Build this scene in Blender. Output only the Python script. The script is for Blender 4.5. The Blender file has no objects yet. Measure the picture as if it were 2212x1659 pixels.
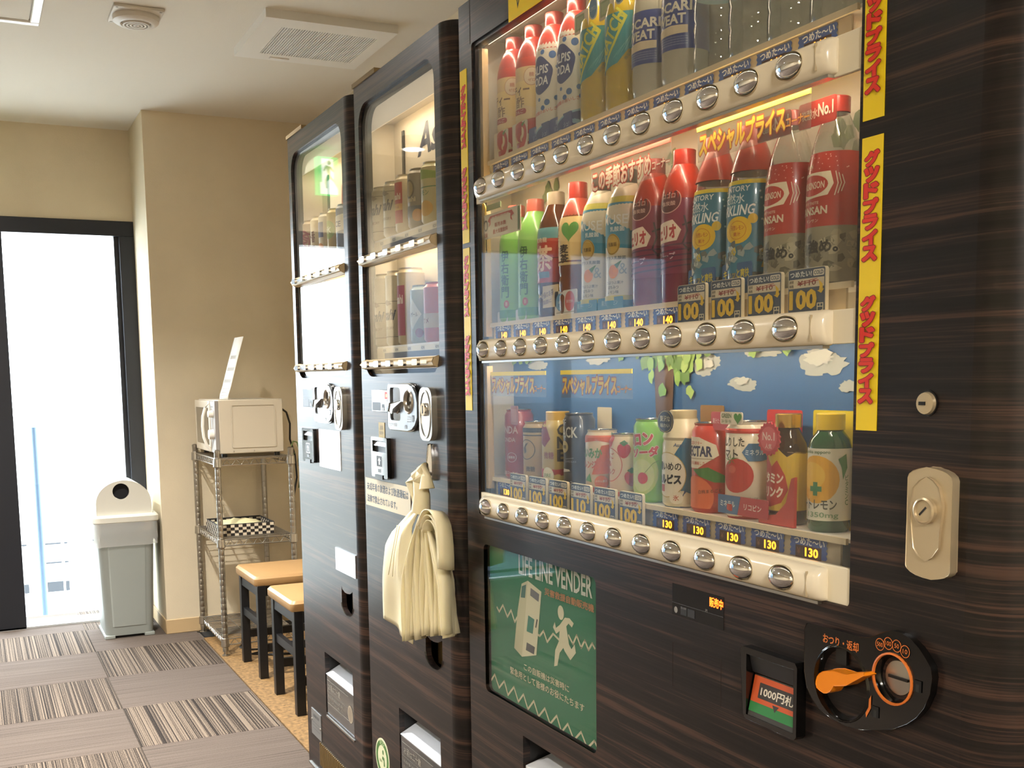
import bpy, math, random
from mathutils import Vector, Matrix
from mathutils.geometry import tessellate_polygon
random.seed(7)
SC = bpy.context.scene
COL = SC.collection
R = math.radians

# ---------------------------------------------------------------- camera
CAM_H = 1.17
def make_camera():
    yaw, pitch, roll = R(25.529), R(6.557), R(-0.872)
    fwd = Vector((math.sin(yaw)*math.cos(pitch), math.cos(yaw)*math.cos(pitch), -math.sin(pitch)))
    right = Vector((math.cos(yaw), -math.sin(yaw), 0)); up = right.cross(fwd)
    r2 = math.cos(roll)*right + math.sin(roll)*up
    u2 = -math.sin(roll)*right + math.cos(roll)*up
    cd = bpy.data.cameras.new('camera'); cd.sensor_fit = 'HORIZONTAL'; cd.sensor_width = 36
    cd.lens = 2353.3/2212*36; cd.shift_x = (1106-1069.8)/2212; cd.shift_y = (1084.8-829.5)/2212
    cd.clip_start = .02
    o = bpy.data.objects.new('camera', cd); COL.objects.link(o)
    m = Matrix((r2, u2, -fwd)).transposed().to_4x4(); m.translation = (0, 0, CAM_H)
    o.matrix_world = m
    SC.camera = o
make_camera()

# ---------------------------------------------------------------- world, exposure
SKY_STRENGTH = 14.0
w = bpy.data.worlds.new('daylight'); SC.world = w; w.use_nodes = True
bg = w.node_tree.nodes['Background']
bg.inputs[0].default_value = (.80, .915, 1, 1); bg.inputs[1].default_value = SKY_STRENGTH
SC.view_settings.view_transform = 'Standard'; SC.view_settings.look = 'None'
SC.view_settings.exposure = 0.38; SC.view_settings.gamma = 1.0; SC.view_settings.use_curve_mapping = False
SC.cycles.use_denoising = True
SC.cycles.max_bounces = 6; SC.cycles.diffuse_bounces = 4; SC.cycles.glossy_bounces = 3; SC.cycles.transparent_max_bounces = 16
SC.cycles.sample_clamp_indirect = 20.0
SC.cycles.caustics_reflective = False; SC.cycles.caustics_refractive = False

def area_light(name, loc, direction, sx, sy, power, color, parent=None, portal=False):
    ld = bpy.data.lights.new(name, 'AREA'); ld.shape = 'RECTANGLE'; ld.size = sx; ld.size_y = sy
    ld.energy = power; ld.color = color
    if portal: ld.cycles.is_portal = True
    o = bpy.data.objects.new(name, ld); COL.objects.link(o)
    o.rotation_euler = Vector(direction).to_track_quat('-Z', 'Y').to_euler()
    o.location = loc
    if parent is not None:
        o.parent = parent; o.location = Vector(loc) - parent.location
    return o
FAR_Y = 5.61

# ---------------------------------------------------------------- materials
def lin(h):
    h = h.lstrip('#'); c = [int(h[i:i+2], 16)/255 for i in (0, 2, 4)]
    return tuple((x/12.92 if x <= .04045 else ((x+.055)/1.055)**2.4) for x in c)
MATS = {}
def mat(name, color='#808080', rough=.5, metal=0., spec=.5, coat=0., coat_rough=.05, emit=None, estr=0., vary=0., vscale=30, bump=0., bscale=200):
    if name in MATS: return MATS[name]
    m = bpy.data.materials.new(name); m.use_nodes = True; nt = m.node_tree
    b = nt.nodes['Principled BSDF']; c = lin(color)
    b.inputs['Base Color'].default_value = (*c, 1); b.inputs['Roughness'].default_value = rough
    b.inputs['Metallic'].default_value = metal; b.inputs['Specular IOR Level'].default_value = spec
    b.inputs['Coat Weight'].default_value = coat; b.inputs['Coat Roughness'].default_value = coat_rough
    if emit:
        b.inputs['Emission Color'].default_value = (*lin(emit), 1); b.inputs['Emission Strength'].default_value = estr
    if vary or bump:
        tc = nt.nodes.new('ShaderNodeTexCoord')
        if vary:
            n = nt.nodes.new('ShaderNodeTexNoise'); n.inputs['Scale'].default_value = vscale; n.inputs['Detail'].default_value = 4
            nt.links.new(tc.outputs['Object'], n.inputs['Vector'])
            r = nt.nodes.new('ShaderNodeValToRGB')
            r.color_ramp.elements[0].position = .3; r.color_ramp.elements[1].position = .7
            r.color_ramp.elements[0].color = (*[x*(1-vary) for x in c], 1); r.color_ramp.elements[1].color = (*[min(1, x*(1+vary)) for x in c], 1)
            nt.links.new(n.outputs['Fac'], r.inputs['Fac']); nt.links.new(r.outputs['Color'], b.inputs['Base Color'])
        if bump:
            n2 = nt.nodes.new('ShaderNodeTexNoise'); n2.inputs['Scale'].default_value = bscale
            nt.links.new(tc.outputs['Object'], n2.inputs['Vector'])
            bp = nt.nodes.new('ShaderNodeBump'); bp.inputs['Strength'].default_value = bump; bp.inputs['Distance'].default_value = .002
            nt.links.new(n2.outputs['Fac'], bp.inputs['Height']); nt.links.new(bp.outputs['Normal'], b.inputs['Normal'])
    MATS[name] = m
    return m
def ink(h):                                     # printed colour
    return mat('print_' + h.lstrip('#').lower(), h, .45)
def glow(h, s):
    return mat('glow_%s_%g' % (h.lstrip('#'), s), '#000000', .5, emit=h, estr=s)
def clear_mat(name, tint, milk=.0, milk_color='#ffffff', refl=1.6, rough=.02, ior=1.45):
    if name in MATS: return MATS[name]
    m = bpy.data.materials.new(name); m.use_nodes = True; nt = m.node_tree
    nt.nodes.clear(); N = nt.nodes.new; Lk = nt.links.new
    out = N('ShaderNodeOutputMaterial')
    tr = N('ShaderNodeBsdfTransparent'); tr.inputs[0].default_value = (*lin(tint), 1)
    gl = N('ShaderNodeBsdfGlossy'); gl.inputs['Roughness'].default_value = rough
    geo = N('ShaderNodeNewGeometry'); dt = N('ShaderNodeVectorMath'); dt.operation = 'DOT_PRODUCT'
    Lk(geo.outputs['Incoming'], dt.inputs[0]); Lk(geo.outputs['Normal'], dt.inputs[1])
    def mth(op, a, b=None, clamp=False):
        n_ = N('ShaderNodeMath'); n_.operation = op; n_.use_clamp = clamp
        for i_, v_ in enumerate((a, b)):
            if v_ is None: continue
            if isinstance(v_, (int, float)): n_.inputs[i_].default_value = v_
            else: Lk(v_, n_.inputs[i_])
        return n_.outputs[0]
    f0 = ((ior-1)/(ior+1))**2
    fre = mth('ADD', mth('MULTIPLY', mth('POWER', mth('SUBTRACT', 1., mth('ABSOLUTE', dt.outputs['Value'])), 5.), 1-f0), f0)
    fac = mth('MULTIPLY', fre, refl, True)
    mx = N('ShaderNodeMixShader'); Lk(fac, mx.inputs[0])
    if milk > 0:
        df = N('ShaderNodeBsdfDiffuse'); df.inputs[0].default_value = (*lin(milk_color), 1)
        m2 = N('ShaderNodeMixShader'); m2.inputs[0].default_value = milk
        Lk(tr.outputs[0], m2.inputs[1]); Lk(df.outputs[0], m2.inputs[2]); Lk(m2.outputs[0], mx.inputs[1])
    else:
        Lk(tr.outputs[0], mx.inputs[1])
    Lk(gl.outputs[0], mx.inputs[2]); Lk(mx.outputs[0], out.inputs[0])
    MATS[name] = m
    return m
def wood_mat(name, dark, mid, light):
    if name in MATS: return MATS[name]
    m = bpy.data.materials.new(name); m.use_nodes = True; nt = m.node_tree; N = nt.nodes.new; Lk = nt.links.new
    b = nt.nodes['Principled BSDF']
    tc = N('ShaderNodeTexCoord'); mp = N('ShaderNodeMapping'); mp.inputs['Scale'].default_value = (1.0, 1.0, 72)
    Lk(tc.outputs['Object'], mp.inputs['Vector'])
    n0 = N('ShaderNodeTexNoise'); n0.inputs['Scale'].default_value = 1.6; n0.inputs['Detail'].default_value = 2
    Lk(tc.outputs['Object'], n0.inputs['Vector'])
    ad = N('ShaderNodeVectorMath'); ad.operation = 'MULTIPLY_ADD'; ad.inputs[1].default_value = (0, 0, 1.3)
    Lk(n0.outputs['Color'], ad.inputs[0]); Lk(mp.outputs['Vector'], ad.inputs[2])
    n1 = N('ShaderNodeTexNoise'); n1.inputs['Scale'].default_value = 1.0; n1.inputs['Detail'].default_value = 5; n1.inputs['Roughness'].default_value = .62
    Lk(ad.outputs[0], n1.inputs['Vector'])
    mp2 = N('ShaderNodeMapping'); mp2.inputs['Scale'].default_value = (7, 7, 420); Lk(tc.outputs['Object'], mp2.inputs['Vector'])
    n2 = N('ShaderNodeTexNoise'); n2.inputs['Scale'].default_value = 1.0; n2.inputs['Detail'].default_value = 2; Lk(mp2.outputs['Vector'], n2.inputs['Vector'])
    mx = N('ShaderNodeMath'); mx.operation = 'MULTIPLY_ADD'; mx.inputs[1].default_value = .46; mx.inputs[2].default_value = -.23
    Lk(n2.outputs['Fac'], mx.inputs[0])
    sm = N('ShaderNodeMath'); sm.operation = 'ADD'; Lk(n1.outputs['Fac'], sm.inputs[0]); Lk(mx.outputs[0], sm.inputs[1])
    r = N('ShaderNodeValToRGB'); cr = r.color_ramp
    cr.elements[0].position = .36; cr.elements[0].color = (*lin(dark), 1)
    cr.elements[1].position = .66; cr.elements[1].color = (*lin(light), 1)
    e = cr.elements.new(.52); e.color = (*lin(mid), 1)
    Lk(sm.outputs[0], r.inputs['Fac']); Lk(r.outputs['Color'], b.inputs['Base Color'])
    b.inputs['Roughness'].default_value = .32; b.inputs['Specular IOR Level'].default_value = .32
    bp = N('ShaderNodeBump'); bp.inputs['Strength'].default_value = .12; bp.inputs['Distance'].default_value = .001
    Lk(sm.outputs[0], bp.inputs['Height']); Lk(bp.outputs['Normal'], b.inputs['Normal'])
    MATS[name] = m
    return m
def striped_carpet(name, axis, strong):
    m = bpy.data.materials.new(name); m.use_nodes = True; nt = m.node_tree; N = nt.nodes.new; Lk = nt.links.new
    b = nt.nodes['Principled BSDF']; b.inputs['Roughness'].default_value = .95; b.inputs['Specular IOR Level'].default_value = .1
    tc = N('ShaderNodeTexCoord'); info = N('ShaderNodeObjectInfo')
    mp = N('ShaderNodeMapping')
    mp.inputs['Scale'].default_value = (205, .35, 1) if axis == 'Y' else (1.5, 170, 1)
    ad = N('ShaderNodeVectorMath'); ad.operation = 'MULTIPLY_ADD'; ad.inputs[1].default_value = (3, 3, 3)
    Lk(info.outputs['Location'], ad.inputs[0]); Lk(tc.outputs['Object'], mp.inputs['Vector']); Lk(mp.outputs['Vector'], ad.inputs[2])
    n = N('ShaderNodeTexNoise'); n.inputs['Scale'].default_value = 1; n.inputs['Detail'].default_value = 1; n.inputs['Roughness'].default_value = .5
    Lk(ad.outputs[0], n.inputs['Vector'])
    f = N('ShaderNodeTexNoise'); f.inputs['Scale'].default_value = 260; f.inputs['Detail'].default_value = 2; Lk(tc.outputs['Object'], f.inputs['Vector'])
    mx = N('ShaderNodeMath'); mx.operation = 'MULTIPLY_ADD'; mx.inputs[1].default_value = .5; mx.inputs[2].default_value = -.25
    Lk(f.outputs['Fac'], mx.inputs[0])
    sm = N('ShaderNodeMath'); sm.operation = 'ADD'; Lk(n.outputs['Fac'], sm.inputs[0]); Lk(mx.outputs[0], sm.inputs[1])
    r = N('ShaderNodeValToRGB'); cr = r.color_ramp
    if strong:
        cr.elements[0].position = .38; cr.elements[0].color = (*lin('#2c2724'), 1)
        cr.elements[1].position = .64; cr.elements[1].color = (*lin('#7c6f62'), 1)
        e = cr.elements.new(.5); e.color = (*lin('#564c44'), 1)
    else:
        cr.elements[0].position = .2; cr.elements[0].color = (*lin('#4a423d'), 1)
        cr.elements[1].position = .8; cr.elements[1].color = (*lin('#6e635b'), 1)
    Lk(sm.outputs[0], r.inputs['Fac']); Lk(r.outputs['Color'], b.inputs['Base Color'])
    bp = N('ShaderNodeBump'); bp.inputs['Strength'].default_value = .5; bp.inputs['Distance'].default_value = .003
    Lk(sm.outputs[0], bp.inputs['Height']); Lk(bp.outputs['Normal'], b.inputs['Normal'])
    return m

WALL = mat('beige_wallpaper', '#ddd0b6', .85, spec=.2, vary=.03, vscale=6, bump=.25, bscale=350)
CEIL = mat('ceiling_paper', '#e0dace', .9, spec=.2, bump=.2, bscale=300)
BASEB = mat('beige_vinyl_base', '#c8ad84', .5)
WOOD = wood_mat('dark_zebra_wood', '#161312', '#211b1a', '#48342b')
BLACKP = mat('black_plastic', '#121110', .35)
GLOSSB = mat('gloss_black_plastic', '#0b0a09', .12, coat=.6)
DGREY = mat('dark_grey_plastic', '#2c2d30', .35)
FRAMEM = mat('dark_bronze_aluminium', '#23252c', .4, metal=.3)
CHROME = mat('chrome', '#e4e4e4', .07, metal=1.)
STEEL = mat('brushed_steel', '#b9b4ab', .3, metal=1.)
WIREM = mat('zinc_wire', '#a8a39a', .32, metal=1.)
CREAM = mat('cream_plastic', '#eadfc4', .35)
LINER = mat('white_liner', '#d3cab8', .55)
LINER2 = mat('grey_liner', '#b9b1a3', .6)
WHITEP = mat('white_plastic', '#ece8e0', .4)
PAPER = mat('white_paper', '#f1efea', .7)
GLASS = clear_mat('window_glass', '#f3f3f1', milk=.03, milk_color='#d6d2ca', refl=1.)
FILM = clear_mat('clear_film', '#f2f2f0', milk=.06, refl=1.2)

# ---------------------------------------------------------------- mesh helpers
class MB:
    def __init__(s): s.v = []; s.f = []; s.m = []
    def add(s, vs, fs, m=0):
        n = len(s.v); s.v += [tuple(v) for v in vs]
        for f in fs: s.f.append(tuple(i+n for i in f)); s.m.append(m)
        return s
    def box(s, x0, y0, z0, x1, y1, z1, m=0):
        vs = [(x, y, z) for x in (x0, x1) for y in (y0, y1) for z in (z0, z1)]
        return s.add(vs, [(0,1,3,2), (4,6,7,5), (0,4,5,1), (2,3,7,6), (0,2,6,4), (1,5,7,3)], m)
    def prism(s, poly, a0, a1, axis='x', m=0):
        def P(p, a): return (a, p[0], p[1]) if axis == 'x' else ((p[0], a, p[1]) if axis == 'y' else (p[0], p[1], a))
        n = len(poly); vs = [P(p, a0) for p in poly] + [P(p, a1) for p in poly]
        fs = [(i, (i+1) % n, n+(i+1) % n, n+i) for i in range(n)]
        tr = tessellate_polygon([[Vector((*p, 0)) for p in poly]])
        fs += [tuple(t) for t in tr] + [tuple(n+i for i in reversed(t)) for t in tr]
        return s.add(vs, fs, m)
    def plate(s, outer, holes, x0, x1, m=0):
        loops = [outer] + list(holes); flat = [p for l in loops for p in l]; n = len(flat)
        tr = tessellate_polygon([[Vector((*p, 0)) for p in l] for l in loops])
        vs = [(x0, *p) for p in flat] + [(x1, *p) for p in flat]
        fs = [tuple(t) for t in tr] + [tuple(n+i for i in t) for t in tr]
        k = 0
        for l in loops:
            q = len(l)
            fs += [(k+i, k+(i+1) % q, n+k+(i+1) % q, n+k+i) for i in range(q)]; k += q
        return s.add(vs, fs, m)
    def lathe(s, prof, cx=0, cy=0, cz=0, n=28, m=0, axis='z', a0=0., a1=2*math.pi, sx=1., sy=1.):
        full = abs(a1-a0-2*math.pi) < 1e-6; k = n if full else n+1; vs = []
        for r, h in prof:
            for i in range(k):
                a = a0+(a1-a0)*i/n; p, q = r*math.cos(a)*sx, r*math.sin(a)*sy
                vs.append((cx+p, cy+q, cz+h) if axis == 'z' else ((cx+h, cy+p, cz+q) if axis == 'x' else (cx+p, cy+h, cz+q)))
        fs = []
        for j in range(len(prof)-1):
            for i in range(n):
                i2 = (i+1) % k; fs.append((j*k+i, j*k+i2, (j+1)*k+i2, (j+1)*k+i))
        return s.add(vs, fs, m)
    def tube(s, path, r, n=8, m=0, caps=True):
        path = [Vector(p) for p in path]; rings = []
        up = Vector((0, 0, 1))
        for i, p in enumerate(path):
            t = (path[min(i+1, len(path)-1)]-path[max(i-1, 0)]).normalized()
            ref = up if abs(t.z) < .9 else Vector((1, 0, 0))
            a = t.cross(ref).normalized(); b = t.cross(a)
            rr = r[i] if isinstance(r, (list, tuple)) else r
            rings.append([p + a*math.cos(2*math.pi*k/n)*rr + b*math.sin(2*math.pi*k/n)*rr for k in range(n)])
        vs = [q for g in rings for q in g]
        fs = [(j*n+k, j*n+(k+1) % n, (j+1)*n+(k+1) % n, (j+1)*n+k) for j in range(len(path)-1) for k in range(n)]
        if caps: fs += [tuple(range(n)), tuple(reversed(range(len(vs)-n, len(vs))))]
        return s.add(vs, fs, m)
    def grid(s, pts, nu, nv, m=0):
        return s.add(pts, [(j*nu+i, j*nu+i+1, (j+1)*nu+i+1, (j+1)*nu+i) for j in range(nv-1) for i in range(nu-1)], m)
    def build(s, name, mats, parent=None, bevel=0., smooth=True, thick=0.):
        me = bpy.data.meshes.new(name)
        off = parent_origin(parent)
        me.from_pydata([(x-off.x, y-off.y, z-off.z) for x, y, z in s.v], [], s.f)
        if not isinstance(mats, (list, tuple)): mats = [mats]
        for m in mats: me.materials.append(m)
        if len(mats) > 1: me.polygons.foreach_set('material_index', s.m)
        if smooth:
            me.polygons.foreach_set('use_smooth', [True]*len(me.polygons)); me.set_sharp_from_angle(angle=R(38))
        me.validate(); me.update()
        o = bpy.data.objects.new(name, me); COL.objects.link(o)
        if parent is not None: o.parent = parent
        if bevel:
            b = o.modifiers.new('bevel', 'BEVEL'); b.width = bevel; b.segments = 2; b.limit_method = 'ANGLE'; b.angle_limit = R(40)
        if thick:
            t = o.modifiers.new('solid', 'SOLIDIFY'); t.thickness = thick; t.offset = 0
        return o
def parent_origin(p):
    v = Vector((0, 0, 0))
    while p is not None:
        v = v + Vector(p.location); p = p.parent
    return v
def thing(name, loc, label, cat, group=None):
    o = bpy.data.objects.new(name, None); COL.objects.link(o); o.location = loc; o.empty_display_size = .05
    return tag(o, label, cat, group)
def tag(o, label=None, cat=None, group=None, kind=None):
    if label: o['label'] = label
    if cat: o['category'] = cat
    if group: o['group'] = group
    if kind: o['kind'] = kind
    return o
def copy_tree(o, loc, label=None):
    c = o.copy(); COL.objects.link(c); c.location = loc
    if label: c['label'] = label
    def rec(src, dst):
        for ch in list(src.children):
            d = ch.copy(); COL.objects.link(d); d.parent = dst; rec(ch, d)
    rec(o, c)
    return c
def struct(mb, name, m, parent=None, **k):
    o = mb.build(name, m, parent, **k); o['kind'] = 'structure'
    return o
def rrect(y0, z0, y1, z1, r, n=6):
    pts = []
    for cy, cz, a in ((y1-r, z0+r, -90), (y1-r, z1-r, 0), (y0+r, z1-r, 90), (y0+r, z0+r, 180)):
        pts += [(cy+r*math.cos(R(a+90*i/n)), cz+r*math.sin(R(a+90*i/n))) for i in range(n+1)]
    return pts
def oval(cy, cz, ry, rz, n=24, rot=0.):
    c, s_ = math.cos(rot), math.sin(rot)
    return [(cy+ry*math.cos(2*math.pi*i/n)*c-rz*math.sin(2*math.pi*i/n)*s_, cz+ry*math.cos(2*math.pi*i/n)*s_+rz*math.sin(2*math.pi*i/n)*c) for i in range(n)]

# ---------------------------------------------------------------- flat print (lettering and shapes)
_TXT = {}
def text_tris(s, bold=0.):
    key = (s, bold)
    if key not in _TXT:
        c = bpy.data.curves.new('t', 'FONT'); c.body = s; c.size = 1; c.resolution_u = 2; c.offset = bold
        o = bpy.data.objects.new('t', c); me = o.to_mesh()
        vs = [(v.co.x, v.co.y) for v in me.vertices]; tris = [tuple(p.vertices) for p in me.polygons]
        o.to_mesh_clear(); bpy.data.objects.remove(o); bpy.data.curves.remove(c)
        x0 = min(v[0] for v in vs); x1 = max(v[0] for v in vs); y0 = min(v[1] for v in vs); y1 = max(v[1] for v in vs)
        _TXT[key] = ([((x-x0)/(x1-x0)-.5, (y-y0)/(y1-y0)-.5) for x, y in vs], tris)
    return _TXT[key]
class Print:
    """flat print collected as polygons in (u to the right, v up), laid on a plane x=const or wrapped on a lathe body"""
    STEP = .00007
    def __init__(s): s.items = []; s.mats = []; s.layer = 0
    def _m(s, m):
        if isinstance(m, str): m = ink(m)
        if m not in s.mats: s.mats.append(m)
        return s.mats.index(m)
    def up(s): s.layer += 1
    def poly(s, pts, m, up=True):
        i = s._m(m)
        for t in tessellate_polygon([[Vector((*p, 0)) for p in pts]]):
            s.items.append(([pts[k] for k in t], i, s.layer))
        if up: s.up()
        return s
    def rect(s, u0, v0, u1, v1, m, up=True): return s.poly([(u0, v0), (u1, v0), (u1, v1), (u0, v1)], m, up)
    def disc(s, u, v, ru, rv, m, up=True, n=22, rot=0.): return s.poly(oval(u, v, ru, rv, n, rot), m, up)
    def rr(s, u0, v0, u1, v1, r, m, up=True): return s.poly(rrect(u0, v0, u1, v1, r, 4), m, up)
    def ring(s, u, v, ru, rv, wd, m, n=28):
        i = s._m(m); a = oval(u, v, ru, rv, n); b = oval(u, v, ru-wd, rv-wd, n)
        for k in range(n):
            s.items.append(([a[k], a[(k+1) % n], b[(k+1) % n], b[k]], i, s.layer))
        s.up(); return s
    def line(s, pts, wd, m, up=True):
        i = s._m(m)
        for p, q in zip(pts, pts[1:]):
            d = Vector(q)-Vector(p)
            if d.length < 1e-9: continue
            n_ = Vector((-d.y, d.x)).normalized()*wd/2; e = d.normalized()*wd*.3
            s.items.append(([(p[0]-e.x-n_.x, p[1]-e.y-n_.y), (q[0]+e.x-n_.x, q[1]+e.y-n_.y), (q[0]+e.x+n_.x, q[1]+e.y+n_.y), (p[0]-e.x+n_.x, p[1]-e.y+n_.y)], i, s.layer))
        if up: s.up()
        return s
    def text(s, t, u, v, w_, h_, m, bold=.012, rot=0., shear=0., outline=None, ob=.05, vertical=False):
        if vertical:
            n = len(t)
            for k, ch in enumerate(t):
                s.text(ch, u, v+h_/2-(k+.5)*h_/n, w_, h_/n*.9, m, bold, rot, shear, outline, ob)
            return s
        kanji = any('\u4e00' <= ch <= '\u9fff' for ch in t)
        n_em = max(1., sum(1. if ord(ch) > 0x2fff else .58 for ch in t))
        for mm, bb in ([(outline, ob)] if outline else []) + [(m, bold)]:
            base = 0. if kanji else min(bb, .022)
            vs, tr = text_tris(t, base); i = s._m(mm); c, q = math.cos(rot), math.sin(rot)
            d = bb-base; du, dv = d*w_/n_em, d*h_
            if d < .002: shifts = [(0, 0)]
            else: shifts = [(du*math.cos(k*math.pi/4), dv*math.sin(k*math.pi/4)) for k in range(8)]
            gw, gh = w_*(1-(0 if outline and mm is outline else 0)), h_
            for k, (su, sv) in enumerate(shifts):
                P = []
                for x, y in vs:
                    a, b = x*gw + y*gh*shear + su, y*gh + sv
                    P.append((u+a*c-b*q, v+a*q+b*c))
                for tt in tr: s.items.append(([P[z_] for z_ in tt], i, s.layer+k*.12))
            s.up()
        return s
    def _clip(s, poly, u0, u1):
        def cut(pl, val, keep_less):
            out = []
            for a, b in zip(pl, pl[1:]+pl[:1]):
                ia = (a[0] <= val) == keep_less; ib = (b[0] <= val) == keep_less
                if ia: out.append(a)
                if ia != ib:
                    t = (val-a[0])/(b[0]-a[0]); out.append((val, a[1]+t*(b[1]-a[1])))
            return out
        p = cut(poly, u1, True)
        return cut(p, u0, False) if len(p) > 2 else p
    def plane(s, name, x, parent, y=0., z=0., tilt=0., base=0):
        """u runs to -Y; faces -X"""
        mb = MB()
        for pl, m, l in s.items:
            mb.add([(x-(l+base)*s.STEP-.0002 + (p[1])*math.sin(tilt), y-p[0], z+p[1]*math.cos(tilt)) for p in pl], [tuple(range(len(pl)))], m)
        return mb.build(name, s.mats, parent, smooth=False)
    def plane_y(s, name, y, parent, x=0., z=0.):
        """u runs to +X; faces -Y"""
        mb = MB()
        for pl, m, l in s.items:
            mb.add([(x+p[0], y-l*s.STEP*4-.0002, z+p[1]) for p in pl], [tuple(range(len(pl)))], m)
        return mb.build(name, s.mats, parent, smooth=False)
    def wrap(s, name, cx, cy, cz, rad, parent, seg=.005, face=0.):
        """rad(v) gives the body radius; u=0 faces -X turned by face"""
        mb = MB()
        for pl, m, l in s.items:
            pl = [(.095 if round(p[0], 6) in (.045, .05, .06) else p[0], p[1]) for p in pl]
            us = [p[0] for p in pl]; k0 = math.floor(min(us)/seg); k1 = math.ceil(max(us)/seg)
            for k in range(k0, k1):
                q = s._clip(pl, k*seg, (k+1)*seg) if k1-k0 > 1 else pl
                if len(q) < 3: continue
                vs = []
                for u, v in q:
                    r0 = rad(v); a = u/r0+face; rr_ = r0+.0006+l*s.STEP
                    vs.append((cx-rr_*math.cos(a), cy-rr_*math.sin(a), cz+v))
                mb.add(vs, [tuple(range(len(vs)))], m)
        return mb.build(name, s.mats, parent, smooth=False)

# ================================================================ the room
CZ = 2.368                       # ceiling height
XL, XR, YN = -2.6, 1.525, -2.6   # left wall, right wall, wall behind the camera
PX, PY = .760, 5.165             # column at the far right: its left side and its front
FX = .85                         # front plane of the vending machines

fl = struct(MB().box(XL-.1, YN-.1, -.12, XR+.1, FAR_Y+.12, -.008), 'floor', mat('screed', '#5b534c', .9))
T = .4675
TS, TP = striped_carpet('striped_carpet', 'Y', True), striped_carpet('plain_carpet', 'X', False)
tile_me = {}
for kind, m in (('s', TS), ('p', TP)):
    o = MB().box(-T/2+.0006, -T/2+.0006, 0, T/2-.0006, T/2-.0006, .008).build('carpet_tile', m, None, bevel=.0012)
    tile_me[kind] = o
first = {'s': True, 'p': True}
for i in range(-6, 1):
    for j in range(-13, 3):
        cx = .4255 + (i+.5)*T; cy = 4.508 + (j+.5)*T
        if cx - T/2 < XL-.2 or cy-T/2 < YN-.2: continue
        k = 's' if (i+j) % 2 == 0 else 'p'
        if first[k]: o = tile_me[k]; first[k] = False
        else: o = tile_me[k].copy(); COL.objects.link(o)
        o.location = (cx, cy, -.008); o.parent = fl
mat_m = mat('tan_chip_floor', '#7d6039', .8, vary=.45, vscale=70, bump=.4, bscale=120)
tag(MB().box(.896, 2.4, -.008, XR, 5.0, .0015).build('floor_mat', mat_m), 'tan speckled mat strip under the black stools and the wire rack', 'mat')
tag(MB().box(.905, 5.0, -.008, 1.40, 5.155, .004).build('door_mat', mat('black_mat', '#17181a', .9, bump=.5)), 'dark mat under the far end of the wire rack by the column', 'mat')

struct(MB().box(XL-.1, YN-.1, CZ, XR+.1, FAR_Y+.12, CZ+.1), 'ceiling', CEIL)
struct(MB().box(XL-.1, YN-.1, -.01, XL, FAR_Y+.12, CZ), 'wall_left', WALL)
struct(MB().box(XL, YN-.1, -.01, XR, YN, CZ), 'wall_near', WALL)
struct(MB().box(XR, YN-.1, -.01, XR+.1, FAR_Y+.12, CZ), 'wall_right', WALL)
def R2(x0, z0, x1, z1): return [(x0, z0), (x1, z0), (x1, z1), (x0, z1)]
fw = MB(); D1 = (-.42, .763, 1.94); D2 = (-2.25, -.62, 1.94)
for x0, x1, z0, z1 in ((XL, D2[0], -.01, CZ), (D2[0], D2[1], D2[2], CZ), (D2[1], D1[0], -.01, CZ), (D1[0], D1[1], D1[2], CZ), (D1[1], XR, -.01, CZ)):
    fw.box(x0, FAR_Y, z0, x1, FAR_Y+.12, z1)
struct(fw, 'wall_far', WALL)
struct(MB().box(PX, PY, -.005, XR, FAR_Y, CZ), 'wall_column', WALL)
struct(MB().box(PX-.006, PY-.006, 0, XR, PY, .068).box(PX-.006, PY-.006, 0, PX, FAR_Y, .068), 'baseboard_column', BASEB, bevel=.003)
struct(MB().box(XL, YN, 0, XL+.006, FAR_Y, .068), 'baseboard_left', BASEB)

def glazed(name, x0, x1, z1, mullions, pane_m, jamb=.072):
    root = bpy.data.objects.new(name, None); COL.objects.link(root); root.location = ((x0+x1)/2, FAR_Y, 0); root['kind'] = 'structure'
    y0, y1 = FAR_Y-.012, FAR_Y+.075
    fr = MB().box(x0, y0, z1-.071, x1, y1, z1).box(x0, y0, 0, x0+jamb, y1, z1-.071).box(x1-jamb, y0, 0, x1, y1, z1-.071)
    fr.box(x0, y1, z1-.045, x1, y1+.03, z1)
    fr.build('door_frame', FRAMEM, root, bevel=.002)
    MB().box(x1-jamb-.022, y0+.03, .0, x1-jamb, y1+.01, z1-.071).build('door_stop', FRAMEM, root)
    MB().box(x0, y0+.01, -.008, x1, FAR_Y+.16, .010).build('threshold', mat('aluminium_sill', '#c9cbcc', .4, metal=.6), root)
    xs = [x0+jamb] + [v for ab in mullions for v in ab] + [x1-jamb]
    for a, b in mullions: MB().box(a, y0+.01, 0, b, y1+.02, z1-.071).build('door_stile', FRAMEM, root, bevel=.002)
    for a, b in zip(xs[::2], xs[1::2]):
        MB().box(a, FAR_Y+.03, .012, b, FAR_Y+.036, z1-.071).build('glass_pane', pane_m, root)
        area_light('portal', ((a+b)/2, FAR_Y+.09, z1/2), (0, -1, 0), b-a, z1-.1, 1, (1, 1, 1), parent=root, portal=True)
    return root
DOORGLASS = clear_mat('door_glass', '#ffffff', refl=1.)
FROST = clear_mat('frosted_door_glass', '#8f99a3', milk=.12, milk_color='#cfd6dc', refl=1.)
glazed('door_1', *D1, [(.03, .175)], DOORGLASS)
glazed('door_2', *D2, [(-1.47, -1.40)], FROST)

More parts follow.
